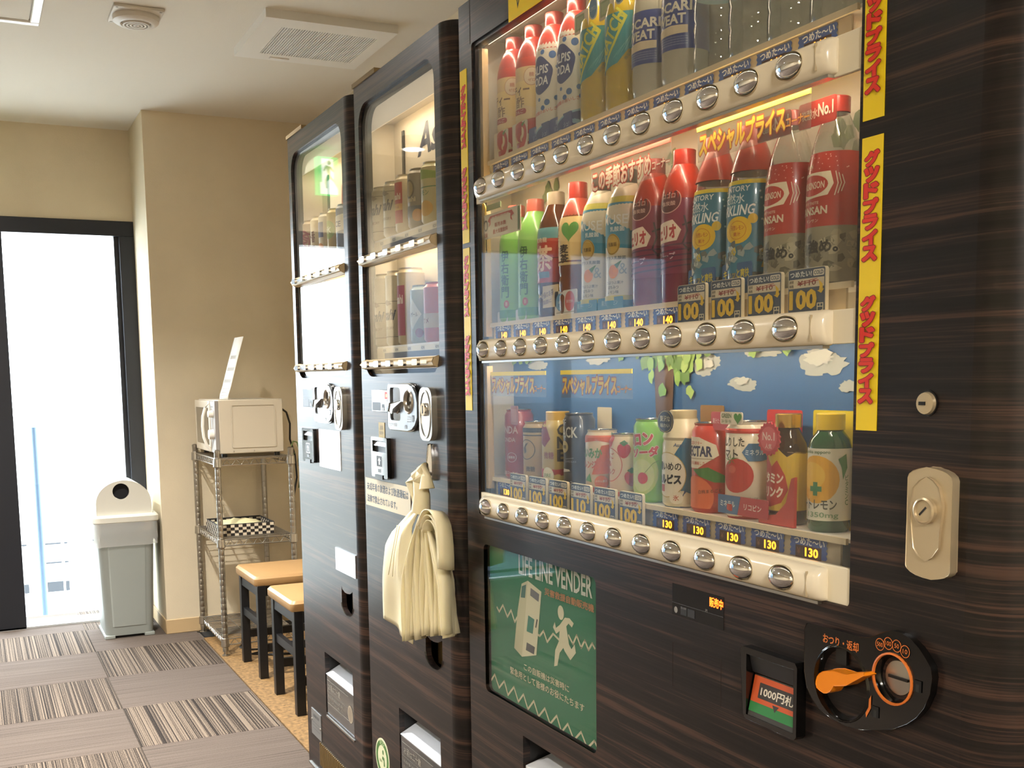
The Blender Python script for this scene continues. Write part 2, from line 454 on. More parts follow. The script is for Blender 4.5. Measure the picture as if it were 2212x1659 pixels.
# ---- outside
struct(MB().box(-9, FAR_Y+.12, -.5, 9, 16, -.35), 'ground', mat('pale_concrete', '#d8d8d4', .8, vary=.05, vscale=4))
struct(MB().box(-2.6, FAR_Y+.12, -.35, 1.6, 5.86, -.02), 'trim_1', mat('pale_step', '#cfd0cf', .8))
bw = thing('boundary_wall', (.4, 8.0, -.35), 'sunlit white boundary wall with narrow grey slots beyond the glass door', 'wall')
MB().box(-6, 8.0, -.35, 6, 8.12, .95).build('panel', mat('white_render', '#f2f2ee', .8), bw)
for x0, x1, z0, z1 in ((.396, .499, -.254, -.186), (.515, .538, -.253, -.188), (.396, .497, .074, .084), (.519, .539, .074, .084), (.396, .497, -.058, -.048), (.516, .540, -.058, -.048), (.250, .280, .076, .086), (.25, .28, -.25, -.19)):
    MB().box(x0, 7.985, z0, x1, 8.0, z1).build('slot', mat('slot_grey', '#2e3238', .7), bw)
po = thing('street_pole', (.307, 6.6, -.35), 'slim pale blue pole standing outside the glass door', 'pole')
MB().lathe([(.016, 0), (.016, 1.28), (0, 1.285)], .307, 6.6, -.35, 12).build('shaft', mat('pale_blue_paint', '#41566c', .5), po)
MB().lathe([(.05, 0), (.05, .02), (.018, .03)], .307, 6.6, -.35, 14).build('base', mat('pale_blue_paint'), po)

# ---- ceiling fixtures
vg = thing('ceiling_vent', (1.17, 3.87, CZ), 'white ceiling vent with fine grey slots above the machines', 'vent')
vx0, vx1, vy0, vy1 = .94, 1.395, 3.635, 4.108
fr = MB(); d0 = .028
gx0, gx1, gy0, gy1 = vx0+.075, vx1-.045, vy0+.085, vy1-.075
for x0, y0, x1, y1 in ((vx0, vy0, vx1, gy0), (vx0, gy1, vx1, vy1), (vx0, gy0, gx0, gy1), (gx1, gy0, vx1, gy1)): fr.box(x0, y0, CZ-d0, x1, y1, CZ)
fr.build('frame', mat('vent_white', '#e6e3dc', .5), vg)
MB().box(gx0, gy0, CZ-.006, gx1, gy1, CZ).build('backing', mat('vent_dark', '#2a2927', .8), vg)
ns = 38
so = None
for i in range(ns):
    x = gx0+(i+.5)*(gx1-gx0)/ns
    if so is None:
        so = MB().box(x-.0021, gy0, CZ-d0, x+.0021, gy1, CZ-.006).build('slat', mat('vent_white'), vg); x00 = x
    else:
        c = so.copy(); COL.objects.link(c); c.location.x = so.location.x+(x-x00)
MB().box(1.06, vy1-.045, CZ-d0-.004, 1.13, vy1-.030, CZ-d0).build('latch', mat('vent_white'), vg)

cs = thing('ceiling_diffuser', (.565, 3.858, CZ), 'small square ceiling outlet with round ringed centre', 'diffuser')
cm = mat('diffuser_white', '#d4cdc2', .45)
MB().box(.487, 3.770, CZ-.010, .645, 3.948, CZ).build('plate', cm, cs, bevel=.003)
MB().lathe([(.074, -.010), (.072, -.026), (.060, -.034), (.050, -.034), (.046, -.028)], .566, 3.859, CZ, 36).build('bowl', cm, cs)
for r_ in (.044, .033, .022, .011):
    MB().lathe([(r_, -.026), (r_-.001, -.038), (r_-.007, -.038), (r_-.008, -.026)], .566, 3.859, CZ, 30).build('ring', cm, cs)
MB().lathe([(.046, -.026), (0, -.026)], .566, 3.859, CZ, 24).build('throat', mat('diffuser_shade', '#b5aea2', .6), cs)
for sx, sy in ((.498, 3.782), (.634, 3.936), (.498, 3.936), (.634, 3.782)):
    MB().lathe([(.004, -.010), (.004, -.012), (0, -.012)], sx, sy, CZ, 10).build('screw', STEEL, cs)

hx0, hx1, hy0, hy1 = -.18, .285, 3.55, 4.075
hr = thing('ceiling_hatch', (.05, 3.81, CZ), 'square ceiling access hatch with bright white frame left of the small round outlet', 'hatch')
hm = MB()
for x0, y0, x1, y1 in ((hx0, hy0, hx1, hy0+.03), (hx0, hy1-.03, hx1, hy1), (hx0, hy0+.03, hx0+.03, hy1-.03), (hx1-.03, hy0+.03, hx1, hy1-.03)): hm.box(x0, y0, CZ-.012, x1, y1, CZ)
hm.build('frame', mat('white_enamel', '#f4f2ee', .25), hr, bevel=.003)
MB().box(hx0+.034, hy0+.034, CZ-.006, hx1-.034, hy1-.034, CZ).build('panel', CEIL, hr)

# ---- fill lamps added out of view on the ceiling to brighten the room
def fill_lamp(x, y, power, label, col=(1, .955, .88), s=1., d=1):
    t = thing('fill_lamp', (x, y, CZ), label, 'lamp', 'added ceiling lamps out of view')
    MB().lathe([(.19*s, 0), (.19*s, -.03*d), (.175*s, -.04*d), (.17*s, -.04*d), (.17*s, -.002)], x, y, CZ, 40).build('rim', WHITEP if d == 1 else mat('black_baffle', '#1a1a1b', .6), t)  # deep dark rim keeps the added lamp out of the mirroring glass
    MB().lathe([(.17*s, -.030/d/d), (0, -.030/d/d)], x, y, CZ, 40).build('diffuser', mat('lamp_diffuser', '#fff1dc', .5, emit='#ffdcae', estr=2.), t)
    ld = bpy.data.lights.new('fill_light', 'AREA'); ld.shape = 'DISK'; ld.size = .34*s; ld.energy = power; ld.color = col
    o = bpy.data.objects.new('fill_light', ld); COL.objects.link(o); o.location = (0, 0, -.045 if d == 1 else -.016); o.parent = t
    return t
LAMP = 112
fill_lamp(.2, 3.45, LAMP*1.15, 'added out-of-view downlight beside the ceiling hatch', s=.32, d=1.72)
fill_lamp(-.9, 2.2, LAMP*.6, 'added out-of-view downlight over the middle of the carpet', s=.32, d=1.5)
fill_lamp(-.55, 5.15, LAMP*.75, 'added out-of-view downlight close to the far wall above the doors', s=.32, d=1.5)  # added to brighten the wall over the doors
fill_lamp(-.3, -1.5, LAMP*.75, 'added round ceiling lamp behind the viewer, over the middle of the room')
fill_lamp(-1.7, .4, LAMP*.45, 'added out-of-view downlight by the left wall of the room', s=.32, d=1.5)
# exit sign over the entrance, seen mirrored in the far machine's glass
ex = thing('exit_sign', (-.21, FAR_Y-.05, 2.13), 'lit green exit sign on the far wall, mirrored in the far machine glass', 'sign')
MB().box(-.268, FAR_Y-.05, 2.13, -.155, FAR_Y, 2.32).build('box', mat('sign_green', '#0fb36a', .4, emit='#08b862', estr=3.4), ex)
WH = glow('#e8fff4', 2.8)
p = Print().rect(-.030, .060, .036, .180, WH).poly([(-.05, .0), (.046, .0), (.046, .060), (-.03, .060), (-.05, .03)], WH)
GR = glow('#0aa85a', 2.5)
p.disc(-.006, .160, .009, .011, GR).poly([(-.018, .140), (.014, .146), (.028, .120), (.020, .116), (.010, .132), (.004, .100), (.020, .070), (.016, .030), (.006, .030), (.008, .064), (-.010, .080), (-.030, .060), (-.036, .068), (-.012, .096), (-.010, .128), (-.028, .112), (-.034, .120)], GR)
p.plane_y('sign_print', FAR_Y-.05, ex, -.2115, 2.13)

# ================================================================ vending machines
WARM = (1, .86, .66)
TOPZ = 1.842
def cabinet(root, ya, yl, r=.042):
    """wood front corner, sides and body of a machine whose flat front runs ya..yl"""
    prof = [(FX + r*(1-math.cos(R(a))), ya - r*math.sin(R(a))) for a in range(0, 91, 10)]
    poly = prof + [(FX+.11, ya-r), (FX+.11, ya-r+.012), (FX+r, ya-r+.012)] + [(FX+r*.75*(1-math.cos(R(a)))+.012, ya-r*.75*math.sin(R(a))) for a in range(80, -1, -20)]
    MB().prism(poly, .028, TOPZ, 'z').build('corner_post', WOOD, root)
    MB().box(FX+.004, yl-.008, .028, FX+.11, yl, TOPZ).build('side_trim', WOOD, root, bevel=.002)
    MB().box(FX+.012, ya-r+.012, TOPZ-.012, FX+.11, yl-.008, TOPZ).build('top_cap', WOOD, root)
    MB().box(FX+.11, ya-r, .028, XR-.03, yl, TOPZ-.01).build('cabinet_body', WOOD, root)
    MB().box(FX+.03, ya-r+.02, 0, XR-.05, yl-.02, .028).build('plinth', BLACKP, root)
def strip_light(root, y0, y1, z, power, x=FX+.014, dirv=(.55, 0, -1)):
    MB().box(x-.002, y0, z, x+.005, y1, z+.006).build('led_strip', mat('led_diffuser', '#fff0d8', .5, emit='#ffe2b4', estr=6.), root)
    area_light('led_light', (x+.003, (y0+y1)/2, z-.002), dirv, y1-y0, .006, power, WARM, parent=root)
def digits(p, s, u, v, w_, h_, m): p.text(s, u, v, w_, h_, m, bold=.03)

# ---------------------------------------------------------------- the two slim machines
def slim_machine(dy, label, lit):
    ya, yl = 2.0+dy, 2.517+dy
    root = thing('vending_machine', (1.15, 2.26+dy, 0), label, 'vending machine', 'wood-look vending machines along the wall')
    wy0, wy1, wz0, wz1 = 2.028+dy, 2.486+dy, 1.175, 1.795
    win = rrect(wy0, wz0, wy1, wz1, .05, 8)
    outlet = R2(2.066+dy, .238, 2.315+dy, .412)
    grip = [(2.138+dy, .630), (2.132+dy, .622), (2.110+dy, .616), (2.0915+dy, .616), (2.068+dy, .619), (2.045+dy, .628), (2.045+dy, .585)] + [(2.0915+dy+.0465*math.cos(R(a)), .585+.026*math.sin(R(a))) for a in range(195, 346, 15)] + [(2.138+dy, .585)]
    outer = R2(ya, .028, yl-.004, TOPZ)
    MB().plate(outer, [win[::-1], outlet[::-1], grip[::-1]], FX, FX+.013).build('front_panel', WOOD, root)
    cabinet(root, ya, yl)
    # display window: gasket, glass and lit box behind
    inner = rrect(wy0+.006, wz0+.006, wy1-.006, wz1-.006, .045, 8)
    MB().plate(win, [inner[::-1]], FX+.008, FX+.030).build('gasket', BLACKP, root)
    GX = FX+.016
    pane_poly = rrect(wy0+.002, wz0+.002, wy1-.002, wz1-.002, .048, 8)
    slope = math.tan(R(PANE_TILT))
    pb = MB(); n = len(pane_poly)
    fx = lambda y: GX + slope*(y-(wy0+wy1)/2)
    tr = tessellate_polygon([[Vector((*p, 0)) for p in pane_poly]])
    pb.add([(fx(p[0]), *p) for p in pane_poly] + [(fx(p[0])+.003, *p) for p in pane_poly], [tuple(t) for t in tr] + [tuple(n+i for i in t) for t in tr])
    pb.build('glass_pane', GLASS, root, smooth=False)
    bx = FX+.092; ly0, ly1, lz0, lz1 = wy0-.018, wy1+.012, wz0-.02, wz1+.012
    MB().box(bx, ly0, lz0, bx+.004, ly1, lz1).build('back_panel', LINER, root)
    MB().box(FX+.03, ly0-.003, lz0, bx, ly0, lz1).build('liner_side', LINER, root)
    MB().box(FX+.03, ly1, lz0, bx, ly1+.003, lz1).build('liner_side', LINER, root)
    MB().box(FX+.014, ly0, lz1, bx, ly1, lz1+.003).build('liner_top', LINER, root)
    MB().box(FX+.014, ly0, lz0-.003, bx, ly1, lz0).build('liner_floor', LINER, root)
    MB().box(FX+.032, ly0, 1.742, FX+.035, ly1, lz1).build('lamp_cover', mat('lamp_cover', '#efe6d6', .5, emit='#ffe9c8', estr=.35), root)
    MB().box(FX+.035, ly0, 1.765, bx, ly1, 1.768).build('lamp_shelf', LINER, root)
    MB().box(bx-.004, wy1-.06, 1.62, bx-.001, wy1-.048, 1.738).build('rail', DGREY, root)
    for zs in (1.490, 1.245):
        MB().box(FX+.030, ly0, zs-.004, bx, ly1, zs).build('shelf', WHITEP, root)
        sp = MB().box(FX+.029, ly0+.03, zs-.034, FX+.032, ly1-.01, zs-.004).build('price_strip', CREAM, root)
        MB().box(FX+.0275, ly0+.03, zs-.033, FX+.029, ly1-.075, zs-.016).build('strip_band', mat('strip_navy', '#3b4257', .5), sp)
        for k in range(5):
            yk = 2.438-.0795*k+dy
            Print().rect(-.012, -.005, .012, .005, '#d8d2c2').text('¥220' if zs > 1.4 else '¥290', 0, 0, .018, .006, '#4a4038').plane('price_tag', FX+.0288, root, yk-.012, zs-.010)
    strip_light(root, ly0+.05, ly1-.05, 1.752, .45, x=FX+.040, dirv=(.15, 0, -1))
    strip_light(root, ly0+.05, ly1-.05, 1.4795, .36, x=FX+.036, dirv=(.1, 0, -1))
    for zb in (1.443, 1.203):
        bar = MB().prism([(FX+.016, zb-.011), (FX+.002, zb-.011), (FX-.010, zb-.008), (FX-.014, zb), (FX-.010, zb+.008), (FX+.002, zb+.011), (FX+.016, zb+.011)], 2.038+dy, 2.478+dy, 'y').build('button_bar', mat('bar_cream', '#d9c39a', .3), root, bevel=.002)
        MB().box(FX-.0155, 2.06+dy, zb-.0035, FX-.012, 2.462+dy, zb+.0035).build('bar_trim', CHROME, bar)
        for k in range(5):
            yk = 2.436-.0793*k+dy
            MB().prism(rrect(yk-.016, zb-.0065, yk+.016, zb+.0065, .004, 3), FX-.019, FX-.012, 'x').build('button', CHROME, bar, bevel=.001)
    # money panel
    dp = MB().box(FX-.001, 2.315+dy, 1.094, FX+.004, 2.442+dy, 1.145).build('display_panel', GLOSSB, root, bevel=.001)
    pr = Print()
    if lit: pr.rect(.090, .030, .116, .046, glow('#ff2a1e', 2.2)).rect(.096, .034, .110, .041, glow('#ff8a5a', 2.5))
    pr.rect(.004, .003, .060, .022, '#3b3f46').line([(0, .026), (.124, .026)], .0008, '#55585e')
    pr.rect(.070, .003, .085, .018, '#2c3138').disc(.078, .007, .004, .004, '#c9ccd0')
    pr.plane('display_print', FX-.001, dp, 2.442+dy, 1.094)
    cp_poly = [(2.311+dy, 1.150), (2.304+dy, 1.157), (2.182+dy, 1.157), (2.158+dy, 1.152), (2.140+dy, 1.138), (2.132+dy, 1.118), (2.133+dy, 1.088), (2.146+dy, 1.072), (2.165+dy, 1.062), (2.190+dy, 1.058), (2.300+dy, 1.058), (2.311+dy, 1.066)]
    rec = rrect(2.231+dy, 1.078, 2.294+dy, 1.150, .008, 3); hole = oval(2.180+dy, 1.120, .0265, .0265, 24)
    cpm = mat('coin_panel_silver', '#8f9398', .25, metal=.6)
    cp = MB().plate(cp_poly, [rec[::-1], hole[::-1]], FX-.010, FX-.001).build('coin_panel', cpm, root, bevel=.001)
    MB().plate([(y+(y-2.22-dy)*.035, z+(z-1.108)*.06) for y, z in cp_poly], [], FX-.006, FX+.001).build('panel_rim', GLOSSB, cp)
    MB().box(FX-.0065, 2.229+dy, 1.076, FX-.006, 2.296+dy, 1.152).build('lever_recess', GLOSSB, cp)
    MB().prism([(2.2765+dy, 1.0996), (2.2677+dy, 1.1156), (2.2376+dy, 1.1187), (2.2046+dy, 1.1204), (2.246+dy, 1.1042), (2.2579+dy, 1.0947)], FX-.020, FX-.007, 'x').build('return_lever', STEEL, cp, bevel=.002)
    MB().lathe([(.0265, -.010), (.024, -.013), (.021, -.010), (.020, -.002), (0, -.002)], FX, 2.180+dy, 1.120, 28, axis='x').build('coin_cup', STEEL, cp)
    MB().box(FX-.004, 2.170+dy, 1.119, FX-.002, 2.190+dy, 1.122).build('coin_slot', BLACKP, cp)
    q = Print().text('おつり返却', .032, .011, .050, .008, '#d8dadc').rect(.106, .004, .120, .012, '#15161a').rect(.109, .004, .117, .010, '#8f9398').rect(.150, .020, .162, .034, '#15161a').rect(.1525, .022, .1595, .031, '#8f9398')
    for i in range(4):
        for j in range(3): q.disc(.125+i*.005, .030-j*.005, .0014, .0014, '#c8ccd2', up=False, n=8)
    q.plane('panel_print', FX-.010, cp, 2.311+dy, 1.058)
    lk = MB().prism(rrect(2.046+dy, 1.042, 2.116+dy, 1.151, .022, 5), FX-.012, FX, 'x').build('lock_plate', mat('lock_silver', '#c9c6bd', .25, metal=.8), root, bevel=.003)
    MB().lathe([(.0285, -.012), (.0285, -.0135), (.026, -.0135), (.026, -.012)], FX, 2.081+dy, 1.096, 30, axis='x', sy=1.75).build('lock_ring', STEEL, lk)
    MB().lathe([(.014, -.012), (.013, -.018), (0, -.018)], FX, 2.081+dy, 1.106, 24, axis='x').build('lock_cylinder', CHROME, lk)
    MB().box(FX-.0187, 2.0795+dy, 1.098, FX-.018, 2.0825+dy, 1.114).build('key_slot', BLACKP, lk)
    # note slot
    nb = MB().plate(rrect(2.322+dy, .943, 2.431+dy, 1.036, .005, 3), [R2(2.332+dy, 1.002, 2.421+dy, 1.028)[::-1]], FX-.010, FX).build('note_slot', GLOSSB, root, bevel=.0015)
    MB().box(FX-.003, 2.332+dy, 1.002, FX-.001, 2.421+dy, 1.028).build('slot_back', BLACKP, nb)
    MB().prism([(FX-.008, 1.016), (FX-.002, 1.016), (FX-.002, 1.026), (FX-.004, 1.026)], 2.334+dy, 2.419+dy, 'y').build('slot_lip', mat('smoke_clear', '#6d727a', .1, coat=.5), nb)
    Print().rr(.036, .024, .076, .052, .003, '#c8cbd0').rr(.038, .026, .074, .050, .002, '#24262b').poly([(.056, .047), (.066, .039), (.060, .039), (.060, .030), (.052, .030), (.052, .039), (.046, .039)], '#d5d7da').rect(.046, .012, .066, .020, '#6b7077').plane('note_print', FX-.010, nb, 2.431+dy, .943)
    MB().box(FX-.012, 2.352+dy, .940, FX-.001, 2.402+dy, .950).build('slot_foot', BLACKP, nb)
    # grip and delivery port
    MB().box(FX+.030, 2.04+dy, .555, FX+.034, 2.142+dy, .633).build('grip_back', mat('grip_brass', '#8a7550', .35, metal=.5), root)
    MB().lathe([(.0475, 0), (.0475, .002), (.0455, .002)], FX-.002, 2.0915+dy, .585, 24, axis='x', a0=R(180), a1=R(360), sy=.57).build('grip_rim', STEEL, root)
    ob = MB().box(FX+.095, 2.06+dy, .23, FX+.098, 2.32+dy, .42).box(FX+.013, 2.060+dy, .23, FX+.095, 2.066+dy, .42).box(FX+.013, 2.315+dy, .23, FX+.095, 2.321+dy, .42).box(FX+.013, 2.06+dy, .412, FX+.095, 2.32+dy, .418).box(FX+.013, 2.06+dy, .232, FX+.095, 2.32+dy, .238)
    pt = ob.build('delivery_port', BLACKP, root)
    MB().prism([(FX+.002, .238), (FX+.008, .238), (FX+.090, .372), (FX+.002, .350)], 2.069+dy, 2.312+dy, 'y').build('flap', mat('flap_smoke', '#3f4245', .12, coat=.8), pt)
    MB().prism([(FX+.001, .350), (FX+.0935, .396), (FX+.0935, .393), (FX+.002, .347)], 2.068+dy, 2.313+dy, 'y').build('chute', mat('chute_white', '#dfe6f2', .12, coat=1., coat_rough=.1), pt)
    pr = Print().rect(.008, .030, .196, .031, '#b4b2aa').rect(.008, .096, .196, .097, '#b4b2aa').rect(.008, .064, .196, .065, '#8c8a84')
    pr.text('お酒は二十歳', .072, .080, .105, .018, '#9c968c').text('未成年者の飲酒は法律で禁止', .085, .054, .135, .008, '#8d8a82').text('されていますのでご注意ください', .085, .040, .135, .008, '#8d8a82')
    pr.disc(.212, .052, .022, .024, '#a79a88').disc(.212, .052, .018, .020, '#8c7e6d')
    pr.plane('flap_print', FX+.002, pt, 2.312+dy, .238)
    MB().box(FX-.002, 2.064+dy, .226, FX+.003, 2.312+dy, .231).build('port_trim', STEEL, root)
    MB().box(FX-.003, ya+.36, TOPZ, FX+.03, yl, TOPZ+.010).build('top_tab', mat('tab_tan', '#8a744a', .7), root)
    # ventilation louvre low on the door
    for k in range(20):
        y = 2.975-.59+dy-.0128*k
        if k == 0: sl = MB().box(FX-.003, y-.0035, .060, FX, y+.0035, .127).build('louvre_fin', mat('louvre_brass', '#8a7040', .35, metal=.6), root); y00 = y
        else:
            c = sl.copy(); COL.objects.link(c); c.location.y += y-y00
    MB().box(FX-.004, yl-.10, .030, FX, yl-.01, .036).build('kick_trim', STEEL, root)
    return root
PANE_TILT = -2.0
m_far = slim_machine(.59, 'slim dark wood vending machine at the far end, its glass mirroring the bright doorway', False)
m_mid = slim_machine(0., 'slim dark wood vending machine in the middle with plastic bags on its hook', True)
# extra fittings of the far one
o = MB().box(FX-.002, 2.960, .134, FX, 3.057, .211).build('rating_plate', mat('plate_alu', '#9a9c9c', .4, metal=.7), m_far)
for y, z in ((3.052, .178), (2.966, .170)): MB().lathe([(.0035, -.004), (.0035, -.002)], FX, y, z, 8, axis='x').lathe([(.0035, -.004), (0, -.0045)], FX, y, z, 8, axis='x').build('rivet', STEEL, o)
Print().text('自動販売機', .048, .060, .06, .010, '#5d6062').rect(.01, .04, .085, .041, '#5d6062').rect(.01, .03, .085, .031, '#5d6062').rect(.01, .02, .085, .021, '#5d6062').plane('plate_print', FX-.002, o, 3.057, .134)
MB().box(FX-.0015, 2.697, .935, FX, 2.885, 1.037).build('paper_notice', mat('laminated_paper', '#f6f6f4', .12, coat=1., coat_rough=.08), m_far)
MB().box(FX-.003, 2.598, .669, FX, 2.762, .728).build('chrome_card', mat('foil_card', '#d8d8d8', .12, metal=.9), m_far)
Print().text('KIRIN', 0, 0, .22, .075, '#8c2f2a', bold=.02, shear=.15).plane('brand_print', FX+.092, m_far, 2.80, 1.655)
# extra fittings of the middle one
Print().text('Asahi', 0, 0, .235, .068, '#3b4152', bold=.035, shear=.3).plane('brand_print', FX+.092, m_mid, 2.222, 1.697)
nt_ = MB().box(FX-.0012, 2.205, .868, FX, 2.503, .934).build('notice_sticker', mat('sticker_cream', '#d6cbb1', .5), m_mid)
Print().text('未成年者の飲酒および飲酒運転は', .148, .047, .275, .019, '#3c4658', bold=.02).text('法律で禁止されています。', .112, .018, .205, .018, '#3c4658', bold=.02).plane('notice_print', FX-.0012, nt_, 2.503, .868)
gs = MB().box(FX-.001, 2.360, 1.036, FX, 2.399, 1.070).build('gold_sticker', mat('sticker_gold', '#b9a468', .5), m_mid)
Print().text('酒類', .019, .022, .024, .010, '#7a693a').text('販売中', .019, .010, .026, .008, '#7a693a').plane('gold_print', FX-.001, gs, 2.399, 1.036)
eco = MB().prism(oval(2.437, .252, .049, .049, 36), FX-.001, FX, 'x').build('eco_sticker', mat('sticker_pale', '#d9dcb8', .5), m_mid)
pe = Print().ring(0, 0, .044, .044, .012, '#4c7a3c').text('ECO', 0, .037, .03, .009, '#cfe0b0').disc(.006, .016, .005, .006, '#4c7a3c').poly([(.002, .006), (.014, .004), (.018, -.016), (.010, -.018), (.010, -.004), (-.002, -.002)], '#4c7a3c').text('省エネ', -.010, -.008, .018, .008, '#6c8a50')
pe.plane('eco_print', FX-.001, eco, 2.437, .252)
hk = MB().prism([(2.072, 1.034), (2.083, 1.034), (2.094, 1.0), (2.096, .965), (2.064, .962), (2.062, 1.0)], FX-.006, FX, 'x').build('bag_hook', CHROME, m_mid, bevel=.002)
MB().tube([(FX-.004, 2.079, .975), (FX-.020, 2.072, .970), (FX-.034, 2.060, .978), (FX-.037, 2.056, .992)], .004, 10).build('hook_arm', CHROME, hk)

# ---------------------------------------------------------------- the wide machine
M3_LED = .85
YA, YL = .735, 1.909
m3 = thing('vending_machine', (1.15, 1.30, 0), 'wide dark wood drinks machine in front with three rows of bottles and cans', 'vending machine', 'wood-look vending machines along the wall')
WY0, WY1, WZ0, WZ1 = .888, 1.851, .914, 1.765
win = rrect(WY0, WZ0, WY1, WZ1, .006, 4); poster = rrect(1.425, .578, 1.834, .860, .012, 5); port = R2(1.02, .27, 1.68, .534)
MB().plate(R2(YA, .028, YL-.004, TOPZ), [win[::-1], poster[::-1], port[::-1]], FX, FX+.014).build('front_panel', WOOD, m3)
cabinet(m3, YA, YL, .05)
MB().box(FX-.0005, 1.8545, WZ1, FX+.002, 1.8565, TOPZ).build('panel_joint', mat('joint_brown', '#2a1a10', .7), m3)
MB().plate(win, [rrect(WY0+.003, WZ0+.003, WY1-.008, WZ1-.006, .004, 3)[::-1]], FX+.004, FX+.022).build('gasket', BLACKP, m3)
bx = FX+.095; LY0, LY1 = .872, 1.888
ROWS = [(1.555, 1.505), (1.267, 1.219), (.984, .934)]         # shelf top, button height
cuts = [(1.523, WZ1), (1.236, 1.484), (.955, 1.202)]
for z0, z1 in cuts:
    MB().box(FX+.007, WY0, z0, FX+.010, WY1-.004, z1).build('glass_pane', GLASS, m3)
    MB().box(FX+.012, 1.832, z0+.008, FX+.024, 1.845, z1-.012).build('liner_edge', mat('edge_tan', '#c2a778', .5), m3)
for i, (z0, z1) in enumerate(((1.482, 1.524), (1.200, 1.237), (.914, .956))):
    MB().box(FX+.003, WY0, z0, FX+.0095, WY1-.004, z1).build('cross_panel', CREAM, m3, bevel=.001)
bl = MB(); bl.box(FX+.022, LY1, WZ0-.01, bx, LY1+.003, WZ1+.02); bl.build('liner_side', LINER, m3)
MB().box(FX+.022, LY0-.003, WZ0-.01, bx, LY0, WZ1+.02).build('liner_side', LINER, m3)
MB().box(FX+.022, LY0, WZ1+.02, bx, LY1, WZ1+.023).build('liner_top', LINER2, m3)
MB().box(FX+.020, LY0, WZ0-.013, bx, LY1, WZ0-.01).build('liner_floor', LINER, m3)
backs = [(1.50, WZ1+.02, LINER2), (1.215, 1.50, LINER2), (WZ0-.01, 1.215, mat('sky_print', '#2f5f96', .5, vary=.06, vscale=5))]
bps = []
for z0, z1, m in backs: bps.append(MB().box(bx, LY0, z0, bx+.004, LY1, z1).build('back_panel', m, m3))
for (zs, zb), (c0, c1) in zip(ROWS, cuts):
    MB().box(FX+.022, LY0, zs-.004, bx, LY1, zs).build('shelf', WHITEP, m3)
    MB().box(FX+.018, .914, zs-.006, FX+.022, 1.828, zs+.001).build('shelf_edge', mat('edge_cream', '#e6d6b6', .4), m3)
    MB().box(FX+.026, .93, zb+.012, FX+.029, 1.828, zs-.005).build('price_rail', mat('rail_beige', '#b9ab93', .5), m3)
    strip_light(m3, LY0+.03, LY1-.05, c1+.010 if c1 < 1.7 else c1-.002, M3_LED, x=FX+.0125 if c1 < 1.7 else FX+.024, dirv=(.25, 0, -1))
# leafy and sky scenery printed on the back panels
rng = random.Random(3)
def blob(p, u, v, ru, rv, m, n=26, j=.35, up=False):
    pts = []
    for i in range(n):
        a = 2*math.pi*i/n; k = 1-j*rng.random(); pts.append((u+ru*k*math.cos(a), v+rv*k*math.sin(a)))
    p.poly(pts, m, True)
sk = Print()
for yc, zc, ru, rv in ((1.276, 1.181, .044, .017), (1.193, 1.158, .040, .013), (1.045, 1.184, .056, .021), (1.155, 1.198, .05, .010), (1.0, 1.152, .025, .010), (1.57, 1.196, .045, .010), (1.78, 1.19, .05, .012), (.93, 1.19, .04, .02)):
    for k in range(4): blob(sk, -yc+rng.uniform(-.4, .4)*ru, zc+rng.uniform(-.3, .3)*rv, ru*.62, rv*.75, '#a3a9ac')
sk.up()
for yc, zc, ru, rv in ((1.275, 1.184, .022, .008), (1.045, 1.188, .03, .011), (1.193, 1.160, .018, .006)): blob(sk, -yc, zc, ru, rv, '#bcbfbe')
sk.up()
sk.poly([(-1.402, .985), (-1.352, .985), (-1.356, 1.10), (-1.350, 1.205), (-1.405, 1.205), (-1.398, 1.10)], '#5b4334')
for k in range(46):
    u = -1.355+rng.gauss(0, .045); v = 1.215-abs(rng.gauss(0, .035))
    blob(sk, u, v, .012, .013, rng.choice(['#6f9a4c', '#88ad5c', '#587f40', '#9ab86c']), n=9, j=.5)
for yc in (1.28, 1.16, 1.08, 1.86, 1.80):
    for k in range(5): blob(sk, -yc+rng.uniform(-.02, .02), 1.205+rng.uniform(-.008, .004), .011, .010, rng.choice(['#88ad5c', '#587f40']), n=9, j=.5)
sk.plane('scenery_print', bx, bps[2])
lf = Print()
for yc, zc, ru in ((1.35, 1.478, .03), (1.33, 1.46, .02), (1.005, 1.45, .02), (.96, 1.42, .03), (1.72, 1.49, .03), (.93, 1.47, .03), (1.25, 1.487, .03)):
    for k in range(6): blob(lf, -yc+rng.uniform(-1, 1)*ru, zc+rng.uniform(-.6, .4)*ru, .012, .014, rng.choice(['#5f6f48', '#4d6240', '#6d7a52']), n=9, j=.5)
lf.plane('scenery_print', bx, bps[1])
